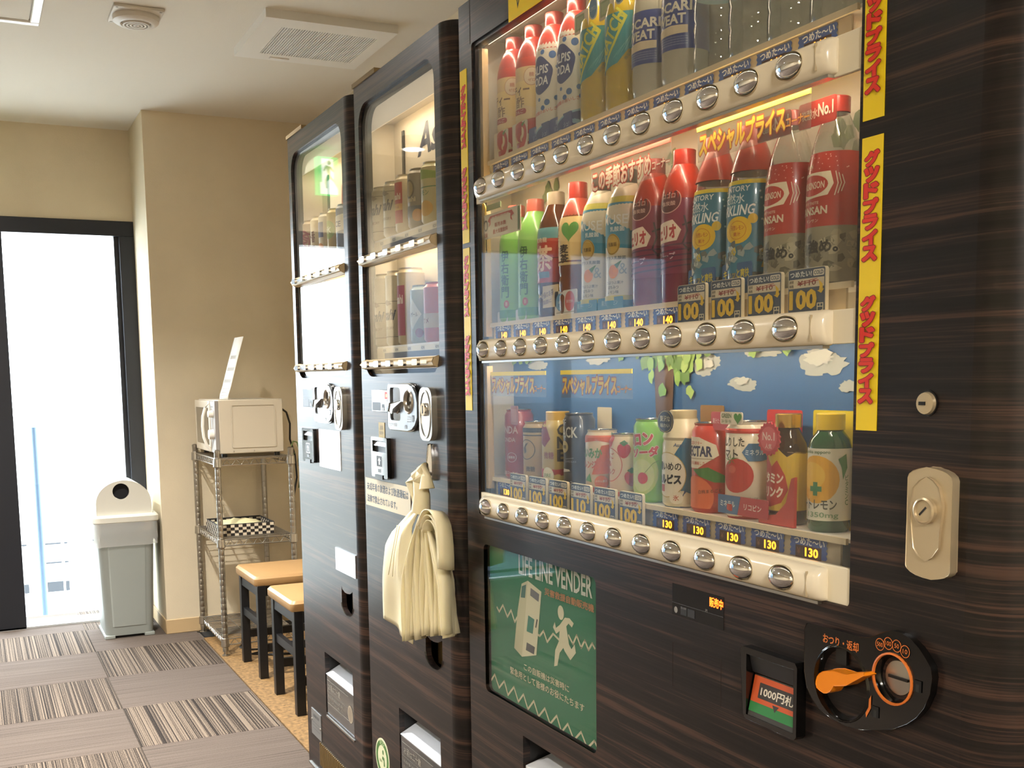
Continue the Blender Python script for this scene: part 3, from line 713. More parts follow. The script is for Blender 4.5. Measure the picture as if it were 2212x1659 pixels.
# button bars with chrome push buttons
for zs, zb in ROWS:
    pf = [(FX+.004, zb-.021), (FX-.004, zb-.0205), (FX-.011, zb-.016), (FX-.0145, zb-.008), (FX-.0155, zb), (FX-.0145, zb+.008), (FX-.011, zb+.014), (FX-.004, zb+.0185), (FX+.004, zb+.019)]
    bb = MB(); ys = [.9245, .9255, .9285, .934, 1.8, 1.818, 1.8215]; sc = [.18, .55, .82, 1, 1, .97, .8]
    vs = []
    for y, s_ in zip(ys, sc):
        for x, z in pf: vs.append((FX+.004+(x-FX-.004)*s_, y, zb+(z-zb)*(.80+.20*s_)))
    n = len(pf)
    bb.add(vs, [(j*n+i, j*n+i+1, (j+1)*n+i+1, (j+1)*n+i) for j in range(len(ys)-1) for i in range(n-1)] + [tuple(range(n)), tuple(range((len(ys)-1)*n, len(ys)*n))])
    bar = bb.build('button_bar', mat('bar_white', '#ece0c6', .22, coat=.4), m3)
    MB().box(FX-.0159, .9395, zb-.0155, FX-.0125, .9402, zb+.0135).build('bar_seam', mat('seam', '#b9a98a', .5), bar)
    MB().box(FX-.006, .93, zb-.0235, FX+.004, 1.815, zb-.020).build('under_trim', STEEL, bar)
    bo = None
    for k in range(12):
        yk = 1.788-.07333*k
        if bo is None:
            dome = MB()
            dome.lathe([(1.0, 0)] + [(math.cos(R(a)), -math.sin(R(a))) for a in range(8, 91, 9)] + [(0, -1)], 0, 0, 0, 30, axis='x')
            dome.v = [(FX-.013+x*.013, yk+y*.0212, zb+z*.0136) for x, y, z in dome.v]
            bo = dome.build('button', CHROME, bar); y00 = yk
            seat = MB().lathe([(.0224, -.0160), (.0224, -.0120), (.0210, -.0120)], FX, yk, zb, 30, axis='x', sy=.66).build('button_seat', mat('seat_cream', '#d8c9a8', .4), bar)
        else:
            for src in (bo, seat):
                c = src.copy(); COL.objects.link(c); c.location.y += yk-y00
# "chilled" labels with lit prices, and special price cards
LED = glow('#ff9a1c', 5.0)
card_cols = {1: {8: ('110', '100'), 9: ('110', '100'), 10: ('110', '100'), 11: ('110', '100')}, 2: {1: ('130', '100'), 2: ('130', '100'), 3: ('130', '100'), 4: ('130', '110'), 5: ('130', '100'), 6: ('130', '100')}}
price = ['160', '140', '130']
for r_, (zs, zb) in enumerate(ROWS):
    lab = None
    for k in range(12):
        yk = 1.788-.07333*k
        if k in card_cols.get(r_, {}): continue
        if lab is None:
            p = Print()
            edge = []
            for i in range(9): edge.append((-.031+(.0012 if i % 2 else -.0012), -.012+i*.003))
            edge2 = [(.0305+(.0012 if i % 2 else -.0012), .012-i*.003) for i in range(9)]
            p.poly(edge + edge2, '#2f56a5').text('つめた〜い', .001, .0068, .052, .0092, '#f4f7fb', bold=.02)
            p.rect(-.022, -.013, .022, .0015, '#3a1208').text('¥', -.0165, -.0055, .006, .008, '#8a5a3a')
            p.text(price[r_], .0055, -.0055, .022, .0105, LED, bold=.03)
            lab = p.plane('price_label', FX+.025, m3, yk, zb+.0315); y00 = yk
        else:
            c = lab.copy(); COL.objects.link(c); c.location.y += yk-y00
    pc = {}
    for k, (old, new) in card_cols.get(r_, {}).items():
        yk = 1.788-.07333*k-.003; vs_ = .78; zc = zb+(.0145 if r_ == 2 else .0175)
        if (old, new) not in pc:
            cb = MB().prism(rrect(yk-.031, zb+.004, yk+.031, zc+.065*vs_, .004, 3), FX+.0125, FX+.017, 'x').build('price_card', mat('card_cream', '#e5d9bd', .5), m3)
            p = Print().rr(-.030, .001, .030, .064, .003, '#43536a').text('つめたい!', -.0095, .057, .036, .0085, '#f2f0e8', bold=.03).rr(.011, .0525, .0285, .0615, .002, '#efe6d2').text('COLD', .0198, .057, .0145, .0058, '#43536a', bold=.03)
            p.rect(-.029, .037, .029, .050, '#e8d9bb').text('通常', -.0245, .0465, .007, .0045, '#3b332c').text('価格', -.0245, .0405, .007, .0045, '#3b332c').text('¥'+old, .001, .0435, .030, .008, '#7d2f2a', bold=.01).line([(-.014, .042), (.020, .046)], .0011, '#b5342c').line([(-.014, .0445), (.018, .0485)], .0009, '#b5342c')
            p.text(new, -.005, .020, .044, .027, '#f4c81e', bold=.055).text('円', .0235, .008, .010, .011, '#efe3c4', bold=.02)
            p.poly([(.021, .046), (.027, .040), (.0275, .033), (.0295, .033), (.025, .027), (.0185, .031), (.0215, .0315), (.0225, .038)], '#f4c81e')
            p.items = [([(u, v*vs_) for u, v in pl], m, l) for pl, m, l in p.items]
            p.plane('card_print', FX+.0125, cb, yk, zc)
            pc[(old, new)] = (cb, yk)
        else:
            src, y0 = pc[(old, new)]
            c = src.copy(); COL.objects.link(c); c.location.y += yk-y0
            for ch in src.children:
                d = ch.copy(); COL.objects.link(d); d.parent = c
# hanging film signs
def film_sign(y0, y1, z0, z1, bar_m, draw):
    f = MB().box(FX+.0195, y0, z0, FX+.0200, y1, z1).build('film_sign', FILM, m3)
    MB().box(FX+.018, y0, z1-.007, FX+.0195, y1, z1).build('sign_bar', bar_m, f)
    p = Print(); draw(p, y1-y0); p.plane('sign_print', FX+.0193, f, y1, z0)
YB = mat('bar_yellow', '#e6cf3a', .5); RB = mat('bar_red', '#c8402c', .5)
def special(p, w_):
    p.text('スペシャルプライス', w_*.41, .020, w_*.78, .029, '#f5cc3c', bold=.045, outline='#b04a1a', ob=.11).text('コーナー', w_*.90, .014, w_*.185, .011, '#f0a44a', bold=.03, outline='#8d3a1c', ob=.07)
def season(p, w_):
    p.text('この季節おすすめ', w_*.40, .020, w_*.75, .029, '#f3e3cc', bold=.03, outline='#c23a26', ob=.10).text('コーナー', w_*.89, .016, w_*.20, .012, '#f3e3cc', bold=.03, outline='#c23a26', ob=.09)
film_sign(1.616, 1.829, 1.135, 1.179, YB, special)
film_sign(1.351, 1.564, 1.135, 1.179, YB, special)
film_sign(.984, 1.196, 1.442, 1.487, YB, special)
film_sign(1.256, 1.466, 1.440, 1.487, RB, season)
# award card on the glass of the middle row
ac = MB().box(FX+.012, 1.688, 1.418, FX+.013, 1.836, 1.461).build('award_card', mat('card_ivory', '#e9dfc6', .5), m3)
p = Print().disc(.010, .024, .008, .010, '#2d2a26').disc(.010, .024, .005, .007, '#e9dfc6').text('記録', .010, .007, .012, .008, '#a8362c').poly([(.022, .020), (.030, .024), (.030, .034), (.110, .034), (.110, .024), (.118, .020), (.114, .028), (.124, .031), (.116, .0385), (.028, .0385), (.018, .031), (.026, .027)], '#c0392d').text('世界記録認定', .070, .0335, .070, .006, '#f1e2c8', bold=.02)
p.text('販売本数', .070, .021, .045, .0075, '#b5442f', bold=.02).text('最大炭酸飲料', .070, .0095, .060, .008, '#b5442f', bold=.02).rect(.138, .002, .145, .041, '#5d7a4a')
p.plane('award_print', FX+.012, ac, 1.836, 1.418)
gl_ = MB().box(FX+.014, 1.832, 1.395, FX+.016, 1.842, 1.478).box(FX+.014, 1.77, 1.468, FX+.016, 1.832, 1.478).build('green_banner', mat('banner_green', '#6f7a55', .5), m3)
MB().prism(oval(1.838, 1.470, .010, .014, 20), FX+.0125, FX+.014, 'x').build('gold_badge', mat('badge_gold', '#c9a63c', .5), m3)

# ---- stickers with the good price lettering
def price_sticker(y0, y1, z0, z1, words, gap_top):
    s_ = MB().box(FX-.0008, y0, z0, FX, y1, z1).build('price_sticker', mat('sticker_yellow', '#f6d512', .45), m3)
    p = Print(); h = z1-z0; zc = h-gap_top; wl = .158*h/.30 if words == 2 else .13
    for k in range(2):
        p.text('グッドプライス', (y1-y0)/2, zc-.058, (y1-y0)*.66, .112, '#e3321c', bold=.075, vertical=True, outline='#8e1c10', ob=.13)
        zc -= .147
        if zc < .05: break
    p.plane('sticker_print', FX-.0008, s_, y1, z0)
price_sticker(.854, .883, 1.108, 1.409, 2, .012)
price_sticker(.854, .883, 1.426, 1.742, 2, .030)
price_sticker(1.873, 1.902, 1.108, 1.409, 2, .012)
price_sticker(1.873, 1.902, 1.418, 1.728, 2, .025)
# yellow sign on the upper edge of the window
ys_ = MB().box(FX-.0015, 1.33, 1.757, FX, 1.697, 1.84).build('yellow_sign', mat('sticker_yellow'), m3)
star = [(.045+(.028 if i % 2 else .046)*math.cos(R(i*15))*1.2, .062+(.028 if i % 2 else .046)*math.sin(R(i*15))) for i in range(24)]
p = Print().poly([(.028, .040), (.034, .012), (.044, .030), (.060, .022), (.066, .050), (.040, .060), (.018, .048)], '#2a2417').poly([(.031, .040), (.035, .020), (.044, .034), (.056, .028), (.060, .048), (.040, .056), (.024, .047)], '#e8d02c').poly([(x+.032, z) for x, z in star], '#2b2f45').plane('sign_print', FX-.0015, ys_, 1.697, 1.757)
# ---- emergency poster behind a clear pane
pb = MB().box(FX+.0125, 1.42, .572, FX+.016, 1.842, .866).build('poster', mat('poster_green', '#13704c', .5), m3)
MB().plate(rrect(1.4225, .5755, 1.8365, .8625, .013, 5), [poster[::-1]], FX+.001, FX+.0125).build('poster_frame', BLACKP, m3)
MB().box(FX+.004, 1.425, .578, FX+.006, 1.834, .860).build('poster_pane', clear_mat('poster_acrylic', '#f8faf9', refl=1.), m3)
N_ = lambda pts: [(-y, z) for y, z in pts]
CRM = '#d9cfae'
man = [(1.5798,.7591),(1.5758,.7497),(1.5629,.7574),(1.5451,.7734),(1.5293,.7753),(1.5157,.7694),(1.5216,.7615),(1.5328,.7659),(1.5403,.7595),(1.5319,.7315),(1.5236,.7246),(1.5128,.7356),(1.5091,.7217),(1.5273,.7052),(1.5460,.7159),(1.5509,.7210),(1.5638,.7094),(1.5719,.6859),(1.5833,.6819),(1.5791,.7110),(1.5660,.7291),(1.5631,.7473),(1.5750,.7398),(1.5862,.7489)]
p = Print()
p.line(N_([(1.8047,.7425),(1.7954,.7358),(1.7793,.7514),(1.7613,.7326),(1.7457,.7480),(1.7313,.7289),(1.7221,.7389)]), .004, CRM)
p.line(N_([(1.6428,.7243),(1.6346,.7234),(1.6208,.7354),(1.6078,.7188),(1.5864,.7374),(1.5659,.7316)]), .004, CRM)
p.line(N_([(1.5331,.7461),(1.5186,.7343),(1.5063,.7517),(1.4923,.7340),(1.4803,.7487),(1.4689,.7356),(1.4573,.7489),(1.4491,.7424)]), .004, CRM)
p.line(N_([(1.8372,.5928),(1.8189,.6103),(1.8004,.5892),(1.7777,.6077),(1.7629,.5848),(1.7378,.6066),(1.7206,.5835),(1.6995,.6028),(1.6827,.5801),(1.6595,.6012),(1.6422,.5779),(1.6183,.5991),(1.6,.5767),(1.5760,.5978),(1.5594,.5742),(1.5379,.5945),(1.5175,.5728),(1.4940,.5935),(1.4743,.5723),(1.4519,.5914),(1.43,.573)]), .004, CRM)
p.poly(N_(man), CRM).disc(-1.5585, .7791, .0105, .0122, CRM)
p.poly(N_([(1.7010,.8045),(1.6768,.8138),(1.6868,.7564),(1.7034,.6711),(1.7339,.6806),(1.7188,.7504)]), '#c9bf9c').poly(N_([(1.6768,.8138),(1.6263,.8027),(1.6475,.6865),(1.7034,.6711),(1.6868,.7564)]), CRM)
p.poly(N_([(1.700,.800),(1.683,.806),(1.688,.781),(1.705,.779)]), '#3d6b62').poly(N_([(1.666,.803),(1.634,.797),(1.637,.783),(1.668,.789)]), '#6d6a6e').poly(N_([(1.676,.752),(1.653,.749),(1.660,.722),(1.683,.722)]), '#2f7a68').poly(N_([(1.683,.702),(1.652,.700),(1.656,.686),(1.687,.687)]), '#4a4a4c').poly(N_([(1.644,.752),(1.640,.751),(1.646,.735),(1.650,.736)]), '#3a3a3c')
p.text('LIFE LINE VENDER', -1.583, .8385, .256, .035, '#cfd0c0', bold=.022).text('災害救援自動販売機', -1.532, .806, .163, .0125, '#b07a4c', bold=.03)
p.text('この自販機は災害時に', -1.613, .6555, .163, .0125, CRM, bold=.012).text('緊急用として皆様のお役にたちます', -1.616, .636, .268, .0135, CRM, bold=.012)
p.plane('poster_print', FX+.0125, pb)
# ---- money display
dp = MB().box(FX-.0006, 1.107, .8435, FX+.002, 1.2205, .8865).build('display_panel', mat('display_smoke', '#1a1a1c', .15), m3)
p = Print().line([(0, .017), (.1125, .017)], .0006, '#4b4b4e').disc(.009, .0075, .004, .0045, '#8b8782').rect(.020, .003, .034, .014, '#242427').rect(.036, .003, .052, .014, '#242427').text('投入金額', .027, .0128, .012, .003, '#7b7874').text('円', .078, .019, .004, .004, '#9a9690').text('販売中', .0985, .0325, .028, .0125, glow('#ff5a14', 6.), bold=.02)
p.plane('display_print', FX-.0006, dp, 1.2205, .8435)
MB().plate(R2(1.112, .741, 1.220, .804), [R2(1.1125, .7415, 1.2195, .8035)[::-1]], FX-.0003, FX+.001).build('access_joint', mat('joint_brown'), m3)
# ---- note slot
ns_ = MB().plate([(1.056, .8315), (1.052, .837), (.957, .837), (.953, .832), (.953, .750), (.957, .746), (1.045, .7475), (1.050, .752)], [R2(.9585, .753, 1.044, .829)[::-1]], FX-.014, FX).build('note_slot', GLOSSB, m3, bevel=.002)
MB().box(FX+.001, .955, .752, FX+.003, 1.05, .83).build('slot_back', BLACKP, ns_)
MB().prism([(FX+.001, .829), (FX-.010, .829), (FX-.004, .806), (FX+.001, .803)], .9585, 1.044, 'y').build('slot_hood', DGREY, ns_)
gp = MB().prism([(FX+.001, .803), (FX-.001, .803), (FX-.012, .753), (FX+.001, .753)], .960, 1.042, 'y').build('slot_guide', mat('guide_smoke', '#4a4a46', .15, coat=.6), ns_)
Print().rect(.0, .0, .082, .050, '#3a3732').rect(.0, .018, .082, .050, '#c7562a').rr(.012, .024, .082, .043, .001, '#3a3430').text('1000円札', .045, .0335, .058, .0115, '#e5dcc8', bold=.02).rect(.0, .006, .082, .018, '#2c7a3e').poly([(.040, .022), (.052, .022), (.046, .014)], '#3a3430').plane('note_print', FX-.0124, gp, 1.042, .7532, tilt=R(12.4))
# ---- coin return and coin slot
cpoly = [(.9474,.8791),(.9440,.8860),(.9397,.8876),(.9000,.8882),(.8600,.8884),(.8476,.8905),(.8380,.8950),(.8289,.9000),(.8174,.9039),(.8040,.9035),(.7924,.9003),(.7810,.8940),(.7722,.8855),(.7650,.8770),(.7629,.8670),(.7650,.8500),(.7723,.8332),(.7820,.8210),(.7936,.8113),(.8130,.8000),(.8348,.7929),(.8570,.7870),(.8793,.7847),(.9020,.7865),(.9220,.7922),(.9340,.8020),(.9420,.8127),(.9465,.8300)]
cpl = MB().plate(cpoly, [oval(.8880, .8300, .0425, .0425, 32)[::-1], oval(.8140, .8538, .0275, .0275, 32)[::-1]], FX-.009, FX).build('coin_panel', GLOSSB, m3, bevel=.003)
MB().lathe([(.0425, -.009), (.0405, -.011), (.039, -.009), (.036, .004), (0, .004)], FX, .8880, .8300, 36, axis='x').build('lever_recess', GLOSSB, cpl)
MB().box(FX-.004, .886, .850, FX+.003, .902, .870).build('recess_step', BLACKP, cpl)
lever = [(.9105,.8296),(.9090,.8350),(.9054,.8396),(.9000,.8432),(.8949,.8450),(.8832,.8478),(.8654,.8483),(.8397,.8561),(.8384,.8531),(.8650,.8354),(.8828,.8308),(.8860,.8260),(.8890,.8226),(.8935,.8198),(.8982,.8192),(.9040,.8200),(.9090,.8222),(.9108,.8260)]
MB().prism(lever, FX-.024, FX-.008, 'x').build('return_lever', mat('orange_plastic', '#f08a10', .35), cpl, bevel=.002)
ORG = '#d9742c'
MB().lathe([(.0275, -.009), (.0275, -.011), (.0255, -.0115), (.025, -.009)], FX, .8140, .8538, 36, axis='x').build('slot_ring', mat('orange_ring', '#d9742c', .4), cpl)
MB().lathe([(.025, -.009), (.0215, .004), (.0205, .004)], FX, .8140, .8538, 36, axis='x').build('slot_cone', GLOSSB, cpl)
MB().lathe([(.0205, .004), (.018, -.001), (0, -.002)], FX, .8140, .8538, 30, axis='x').build('coin_dish', STEEL, cpl)
MB().box(FX-.0035, .800, .8525, FX+.001, .826, .8555).build('coin_slot', BLACKP, cpl)
p = Print().text('おつり・返却', -.890, .8755, .054, .0105, ORG, bold=.02)
for y, z, t_ in ((.8327, .8862, '500'), (.8211, .8897, '100'), (.8095, .8895, '50'), (.7981, .8862, '10')):
    p.ring(-y, z, .0062, .0066, .0008, ORG).text(t_, -y, z, .0082 if len(t_) > 2 else .0062, .0048, ORG, bold=.01)
p.poly([(-.8455, .824), (-.8425, .829), (-.8425, .815), (-.849, .803), (-.850, .808), (-.8460, .815)], ORG)
for y, z in ((.8365, .8125), (.7805, .8545)): p.rect(-y-.005, z-.006, -y+.005, z+.006, '#050505').rect(-y-.002, z-.006, -y+.002, z+.002, '#2a2a28')
p.plane('panel_print', FX-.009, cpl)['kind'] = 'stuff'
# ---- lock and keyhole
lkp = MB().prism([(.8013, .975), (.8013, 1.064)] + [(.7735+.0278*math.cos(R(a)), 1.0640+.0115*math.sin(R(a))) for a in range(20, 161, 20)] + [(.7455, 1.064), (.7455, .976)] + [(.7735+.0278*math.cos(R(a)), .976+.0105*math.sin(R(a))) for a in range(200, 341, 20)], FX-.009, FX, 'x').build('lock_plate', mat('lock_champagne', '#cdbb9a', .3, metal=.55), m3, bevel=.003)
keyh = [(.7757,1.0659),(.7840,1.0625),(.7917,1.0546),(.7946,1.0325),(.7920,1.0120),(.7894,.9950),(.7835,.9875),(.7743,.9840),(.7650,.9880),(.7578,.9978),(.7576,1.0135),(.7555,1.0270),(.7542,1.0394),(.7593,1.0573),(.7670,1.0640)]
MB().prism(keyh, FX-.0115, FX-.008, 'x').build('handle_plate', mat('lock_champagne'), lkp, bevel=.001)
MB().lathe([(.0132, -.0115), (.0132, -.016), (.0112, -.017), (.0105, -.0145), (0, -.0145)], FX, .7744, 1.0331, 30, axis='x').build('lock_cylinder', mat('lock_champagne'), lkp)
Print().line([(-.7800, 1.0290), (-.7725, 1.0365)], .0022, '#15110c').plane('key_slot', FX-.0146, lkp)
kh = MB().lathe([(.0115, -.001), (.0105, -.005), (0, -.0055)], FX, .787, 1.1378, 28, axis='x').build('keyhole_cap', mat('lock_champagne'), m3)
MB().lathe([(.0128, -.0002), (.0128, -.0016), (.0112, -.0016)], FX, .787, 1.1378, 28, axis='x').build('cap_rim', BLACKP, kh)
MB().box(FX-.0062, .7855, 1.1360, FX-.005, .7935, 1.1395).build('key_slot', BLACKP, kh)
# ---- delivery port
pt = MB().box(FX+.12, 1.01, .26, FX+.123, 1.69, .54).box(FX+.014, 1.014, .26, FX+.12, 1.02, .54).box(FX+.014, 1.68, .26, FX+.12, 1.686, .54).box(FX+.014, 1.01, .534, FX+.12, 1.69, .54).box(FX+.014, 1.01, .264, FX+.12, 1.69, .27).build('delivery_port', BLACKP, m3)
MB().prism([(FX+.003, .27), (FX+.010, .27), (FX+.100, .505), (FX+.003, .480)], 1.024, 1.676, 'y').build('flap', mat('flap_pale', '#dcdee2', .18, coat=.8), pt)

# ================================================================ drinks in the display windows
def radius_fn(prof):
    pr = sorted([(h, r) for r, h in prof])
    def f(v):
        if v <= pr[0][0]: return pr[0][1]
        for (h0, r0), (h1, r1) in zip(pr, pr[1:]):
            if h0 <= v <= h1: return r0 if h1-h0 < 1e-9 else r0+(r1-r0)*(v-h0)/(h1-h0)
        return pr[-1][1]
    return f
PET = [(.0285, 0), (.0315, .004), (.032, .012), (.032, .035), (.0315, .06), (.0315, .125), (.0315, .138), (.030, .150), (.0255, .165), (.0185, .180), (.0135, .190), (.0135, .196)]
PETR = [(.0285, 0), (.0315, .004), (.032, .012), (.0322, .03), (.0308, .036), (.032, .042), (.0322, .058), (.0308, .064), (.032, .070), (.0322, .086), (.0308, .092), (.032, .098), (.032, .128), (.031, .142), (.0275, .158), (.020, .176), (.0135, .190), (.0135, .196)]
SODA = [(.026, 0), (.0300, .004), (.032, .016), (.0322, .06), (.0318, .10), (.0305, .130), (.0265, .155), (.0205, .175), (.0150, .190), (.0135, .194), (.0135, .198)]
def can(r, h, neck=.004): return [(r-.005, 0), (r-.0035, .0015), (r, .006), (r, h-.010), (r-neck, h-.003), (r-neck+.0008, h-.0015), (r-neck+.0008, h)]
GROUPS = {0: 'drinks on the top shelf of the wide machine', 1: 'drinks on the middle shelf of the wide machine', 2: 'drinks on the bottom shelf of the wide machine'}
def drink(name, label, cat, loc, prof, body, bands=(), cap=None, prn=None, group=None, lid=None, face=0., n=32):
    x, y, z = loc
    root = thing(name, loc, label, cat, group)
    b = MB(); b.lathe([(0, prof[0][1])] + list(prof), x, y, z, n)
    b.build('body', body, root)
    rf = radius_fn(prof)
    for z0, z1, m in bands:
        hs = [z0 + (z1-z0)*i/8 for i in range(9)]
        MB().lathe([(rf(h)+.0004, h) for h in hs], x, y, z, n).build('sleeve', m, root)
    if cap:
        r, z0, z1, m = cap
        MB().lathe([(r, z0), (r, z1-.001), (r-.0012, z1), (0, z1)], x, y, z, 24).build('cap', m, root)
    if lid:
        h = prof[-1][1]; r = prof[-1][0]
        MB().lathe([(r, h), (r+.0004, h+.0008), (r-.0014, h+.0008), (r-.002, h-.003), (0, h-.003)], x, y, z, n).build('lid', lid, root)
        MB().tube([(x-.004, y, z+h-.0018), (x+.010, y, z+h-.0018)], .003, 6).build('pull_tab', lid, root)
    if prn: prn(Print0()).wrap('label_print', x, y, z, rf, root, face=face)
    return root
def Print0(): return Print()
def yk(k): return 1.788-.07333*k
DX = .905
def card(root, name, y0, y1, z0, z1, x, m, prn=None, th=.0012, r=.003):
    o = MB().prism(rrect(y0, z0, y1, z1, r, 3), x, x+th, 'x').build(name, m if not isinstance(m, str) else ink(m), root)
    if prn: p = Print(); prn(p); p.plane('card_print', x, o, y1, z0)
    return o
ALU = mat('can_aluminium', '#c9c7c2', .22, metal=1.)
GOLD = mat('can_gold', '#c8a558', .25, metal=.9)
WATER = clear_mat('clear_water', '#f6f9f7', milk=.09, milk_color='#dcd8ca', refl=3.2)
MILKY = clear_mat('milky_water', '#d8d5c8', milk=.62, milk_color='#e0dac8', refl=1.8)
Z0, Z1, Z2 = ROWS[0][0], ROWS[1][0], ROWS[2][0]
G0, G1, G2 = GROUPS[0], GROUPS[1], GROUPS[2]
def gl(name, c='#808080', rough=.3): return mat('pack_'+name, c, rough, coat=.35)

# ---- top shelf
def p_tea(p):
    p.rect(-.045, .050, .045, .112, '#e9cf9c').poly([(-.045, .050), (.045, .080), (.045, .112), (-.045, .112)], '#eed28e')
    p.text('ティー', 0.006, .097, .040, .016, '#6b4a2c', bold=.03).text('酢', .006, .078, .020, .018, '#8a6a44', bold=.02).rr(-.012, .058, .020, .067, .004, '#a83a34').text('りんご', .004, .0625, .022, .006, '#f2ddc8')
    p.disc(.030, .118, .014, .015, '#e3d2b4').ring(.030, .118, .014, .015, .001, '#b98c6c').text('糖', .030, .121, .008, .007, '#b06a5c').text('ゼロ', .030, .112, .012, .005, '#b06a5c')
    p.poly([(-.045, .020), (.045, .036), (.045, .060), (.01, .046), (-.045, .034)], '#c0492f').disc(.012, .026, .016, .015, '#b52f26').disc(.034, .030, .015, .015, '#c43a2a').disc(.018, .018, .010, .008, '#e8d0a8')
    return p
t = drink('vinegar_drink_bottle', 'red capped apple vinegar tea bottle, first from the left on the top shelf', 'bottle', (DX, yk(0), Z0), PET, gl('apple', '#b3392b'), [(.012, .135, gl('cream', '#e2c48e'))], (.0155, .183, .207, gl('cap_red', '#8d2420')), p_tea, G0)
MB().lathe([(.0300, .150), (.026, .166), (.0195, .180), (.016, .184)], DX, yk(0), Z0, 28).build('shoulder_wrap', gl('wrap_red', '#97302b'), t)
card(t, 'apple_card', yk(0)-.031, yk(0)+.024, Z0+.001, Z0+.046, FX+.024, gl('card_cream', '#e8dcc4'), lambda p: p.disc(.034, .022, .020, .022, '#c02f28').disc(.034, .026, .010, .010, '#ead9b0').poly([(.030, .040), (.050, .044), (.040, .036)], '#5f8a3c'))
copy_tree(t, (DX, yk(1), Z0), 'red capped apple vinegar tea bottle, second from the left on the top shelf')
def p_cal(p):
    for u, v, r in ((-.02, .150, .003), (.012, .140, .004), (.03, .134, .006), (-.012, .132, .003), (.038, .115, .003), (.020, .060, .005), (.036, .066, .004), (.044, .070, .003), (.004, .066, .003), (.040, .052, .004), (.012, .052, .004)): p.disc(u, v, r, r, '#3f6fae', up=False)
    p.up()
    pts = [(.006+.024*math.cos(R(a))*(1+.06*math.sin(R(a*5))), .104+.029*math.sin(R(a))*(1+.05*math.cos(R(a*4)))) for a in range(0, 360, 12)]
    p.poly(pts, '#2c3f7c').text('CALPIS', 0, .113, .046, .014, '#eef0f2', bold=.02, shear=.1).text('SODA', .004, .095, .038, .014, '#eef0f2', bold=.02, shear=.1)
    p.text('強炭酸のおいしさ', .012, .046, .05, .006, '#cc5a4c', rot=.15).poly([(-.05, .006), (.05, .006), (.05, .044), (.025, .030), (-.01, .016), (-.05, .024)], '#8db6cf').poly([(-.05, .004), (.05, .004), (.05, .040), (.020, .026), (-.01, .012), (-.05, .020)], '#2b4582')
    return p
t = drink('soda_bottle', 'white dotted yogurt soda bottle with red cap, left of the pair on the top shelf', 'bottle', (DX, yk(2), Z0), PET, gl('calwhite', '#dcd6c6'), [(.008, .150, gl('calw2', '#e2ddcf'))], (.0155, .184, .207, gl('cap_red')), p_cal, G0)
MB().lathe([(.0310, .145), (.0260, .166), (.0190, .181), (.0155, .186)], DX, yk(2), Z0, 28).build('shoulder_wrap', gl('wrap_red2', '#b8382f'), t)
card(t, 'blue_card', yk(2)-.036, yk(2)+.036, Z0+.001, Z0+.027, FX+.024, '#33468a', lambda p: p.text('爽やか', .034, .018, .026, .008, '#a9b8d6').text('リフレッシュ!', .040, .008, .048, .008, '#a9b8d6'))
copy_tree(t, (DX, yk(3), Z0), 'white dotted yogurt soda bottle with red cap, right of the pair on the top shelf')
def p_match(p):
    p.poly([(-.05, .062), (-.02, .056), (.018, .066), (.034, .084), (.05, .088), (.05, .140), (-.05, .134)], '#2f8f97')
    p.text('MATCH', .004, .108, .072, .022, '#d3cf3c', bold=.03, rot=.95, shear=.1).line([(.030, .128), (.012, .094), (-.010, .062)], .004, '#d3cf3c').line([(.020, .133), (.030, .128)], .003, '#d3cf3c')
    for k in range(5): p.line([(.012+k*.006, .074+k*.003), (.034+k*.003, .098+k*.005)], .0008, '#69b3ae', up=False)
    p.up(); p.text('微炭酸', .034, .076, .016, .005, '#6d7a1c', rot=.9)
    return p
YEL = clear_mat('yellow_drink', '#e8c832', milk=.75, milk_color='#d9bb20', refl=1.6)
t = drink('vitamin_drink_bottle', 'yellow vitamin drink bottle with teal slanted label, left of the pair on the top shelf', 'bottle', (DX, yk(4), Z0), PET, YEL, [], (.0148, .188, .207, gl('cap_blue', '#2c5aa5')), p_match, G0)
card(t, 'white_tag', yk(4)-.012, yk(4)+.030, Z0+.136, Z0+.166, FX+.026, gl('tag_cream', '#d9ccb0'), lambda p: p.rect(.004, .004, .030, .026, '#8fa578').rect(.007, .007, .027, .023, '#a9b890'))
card(t, 'blue_badge', yk(4)-.040, yk(4)-.016, Z0+.144, Z0+.176, FX+.025, gl('badge_rim', '#cdd2d0'), lambda p: p.disc(.012, .016, .0105, .014, '#3c7fae').text('ビタミン', .012, .016, .017, .006, '#d5e2ea'), r=.0115)
copy_tree(t, (DX, yk(5), Z0), 'yellow vitamin drink bottle with teal slanted label, right of the pair on the top shelf')
def p_poc(p):
    p.text('POCARI', .006, .101, .066, .013, '#e3dccb', bold=.035).text('SWEAT', .003, .085, .056, .013, '#e3dccb', bold=.035).poly([(-.030, .064), (.034, .066), (.034, .076), (.010, .077), (-.010, .075), (-.030, .076)], '#dccbae')
    for k in range(4): p.text('PROVIDES QUICK SUPPLY OF WATER AND ELECTROLYTES', .006, .0615-k*.0032, .056, .0018, '#a8b2cc', bold=0)
    return p
t = drink('sports_drink_bottle', 'milky sports drink bottle with navy label and pale band, left of the pair', 'bottle', (DX, yk(6), Z0), SODA, MILKY, [(.046, .118, gl('poc_blue', '#28408c'))], (.0148, .192, .210, gl('cap_blue')), p_poc, G0)
copy_tree(t, (DX, yk(7), Z0), 'milky sports drink bottle with navy label and pale band, right of the pair')
ORD = ['third', 'fourth', 'fifth', 'last']
t = None
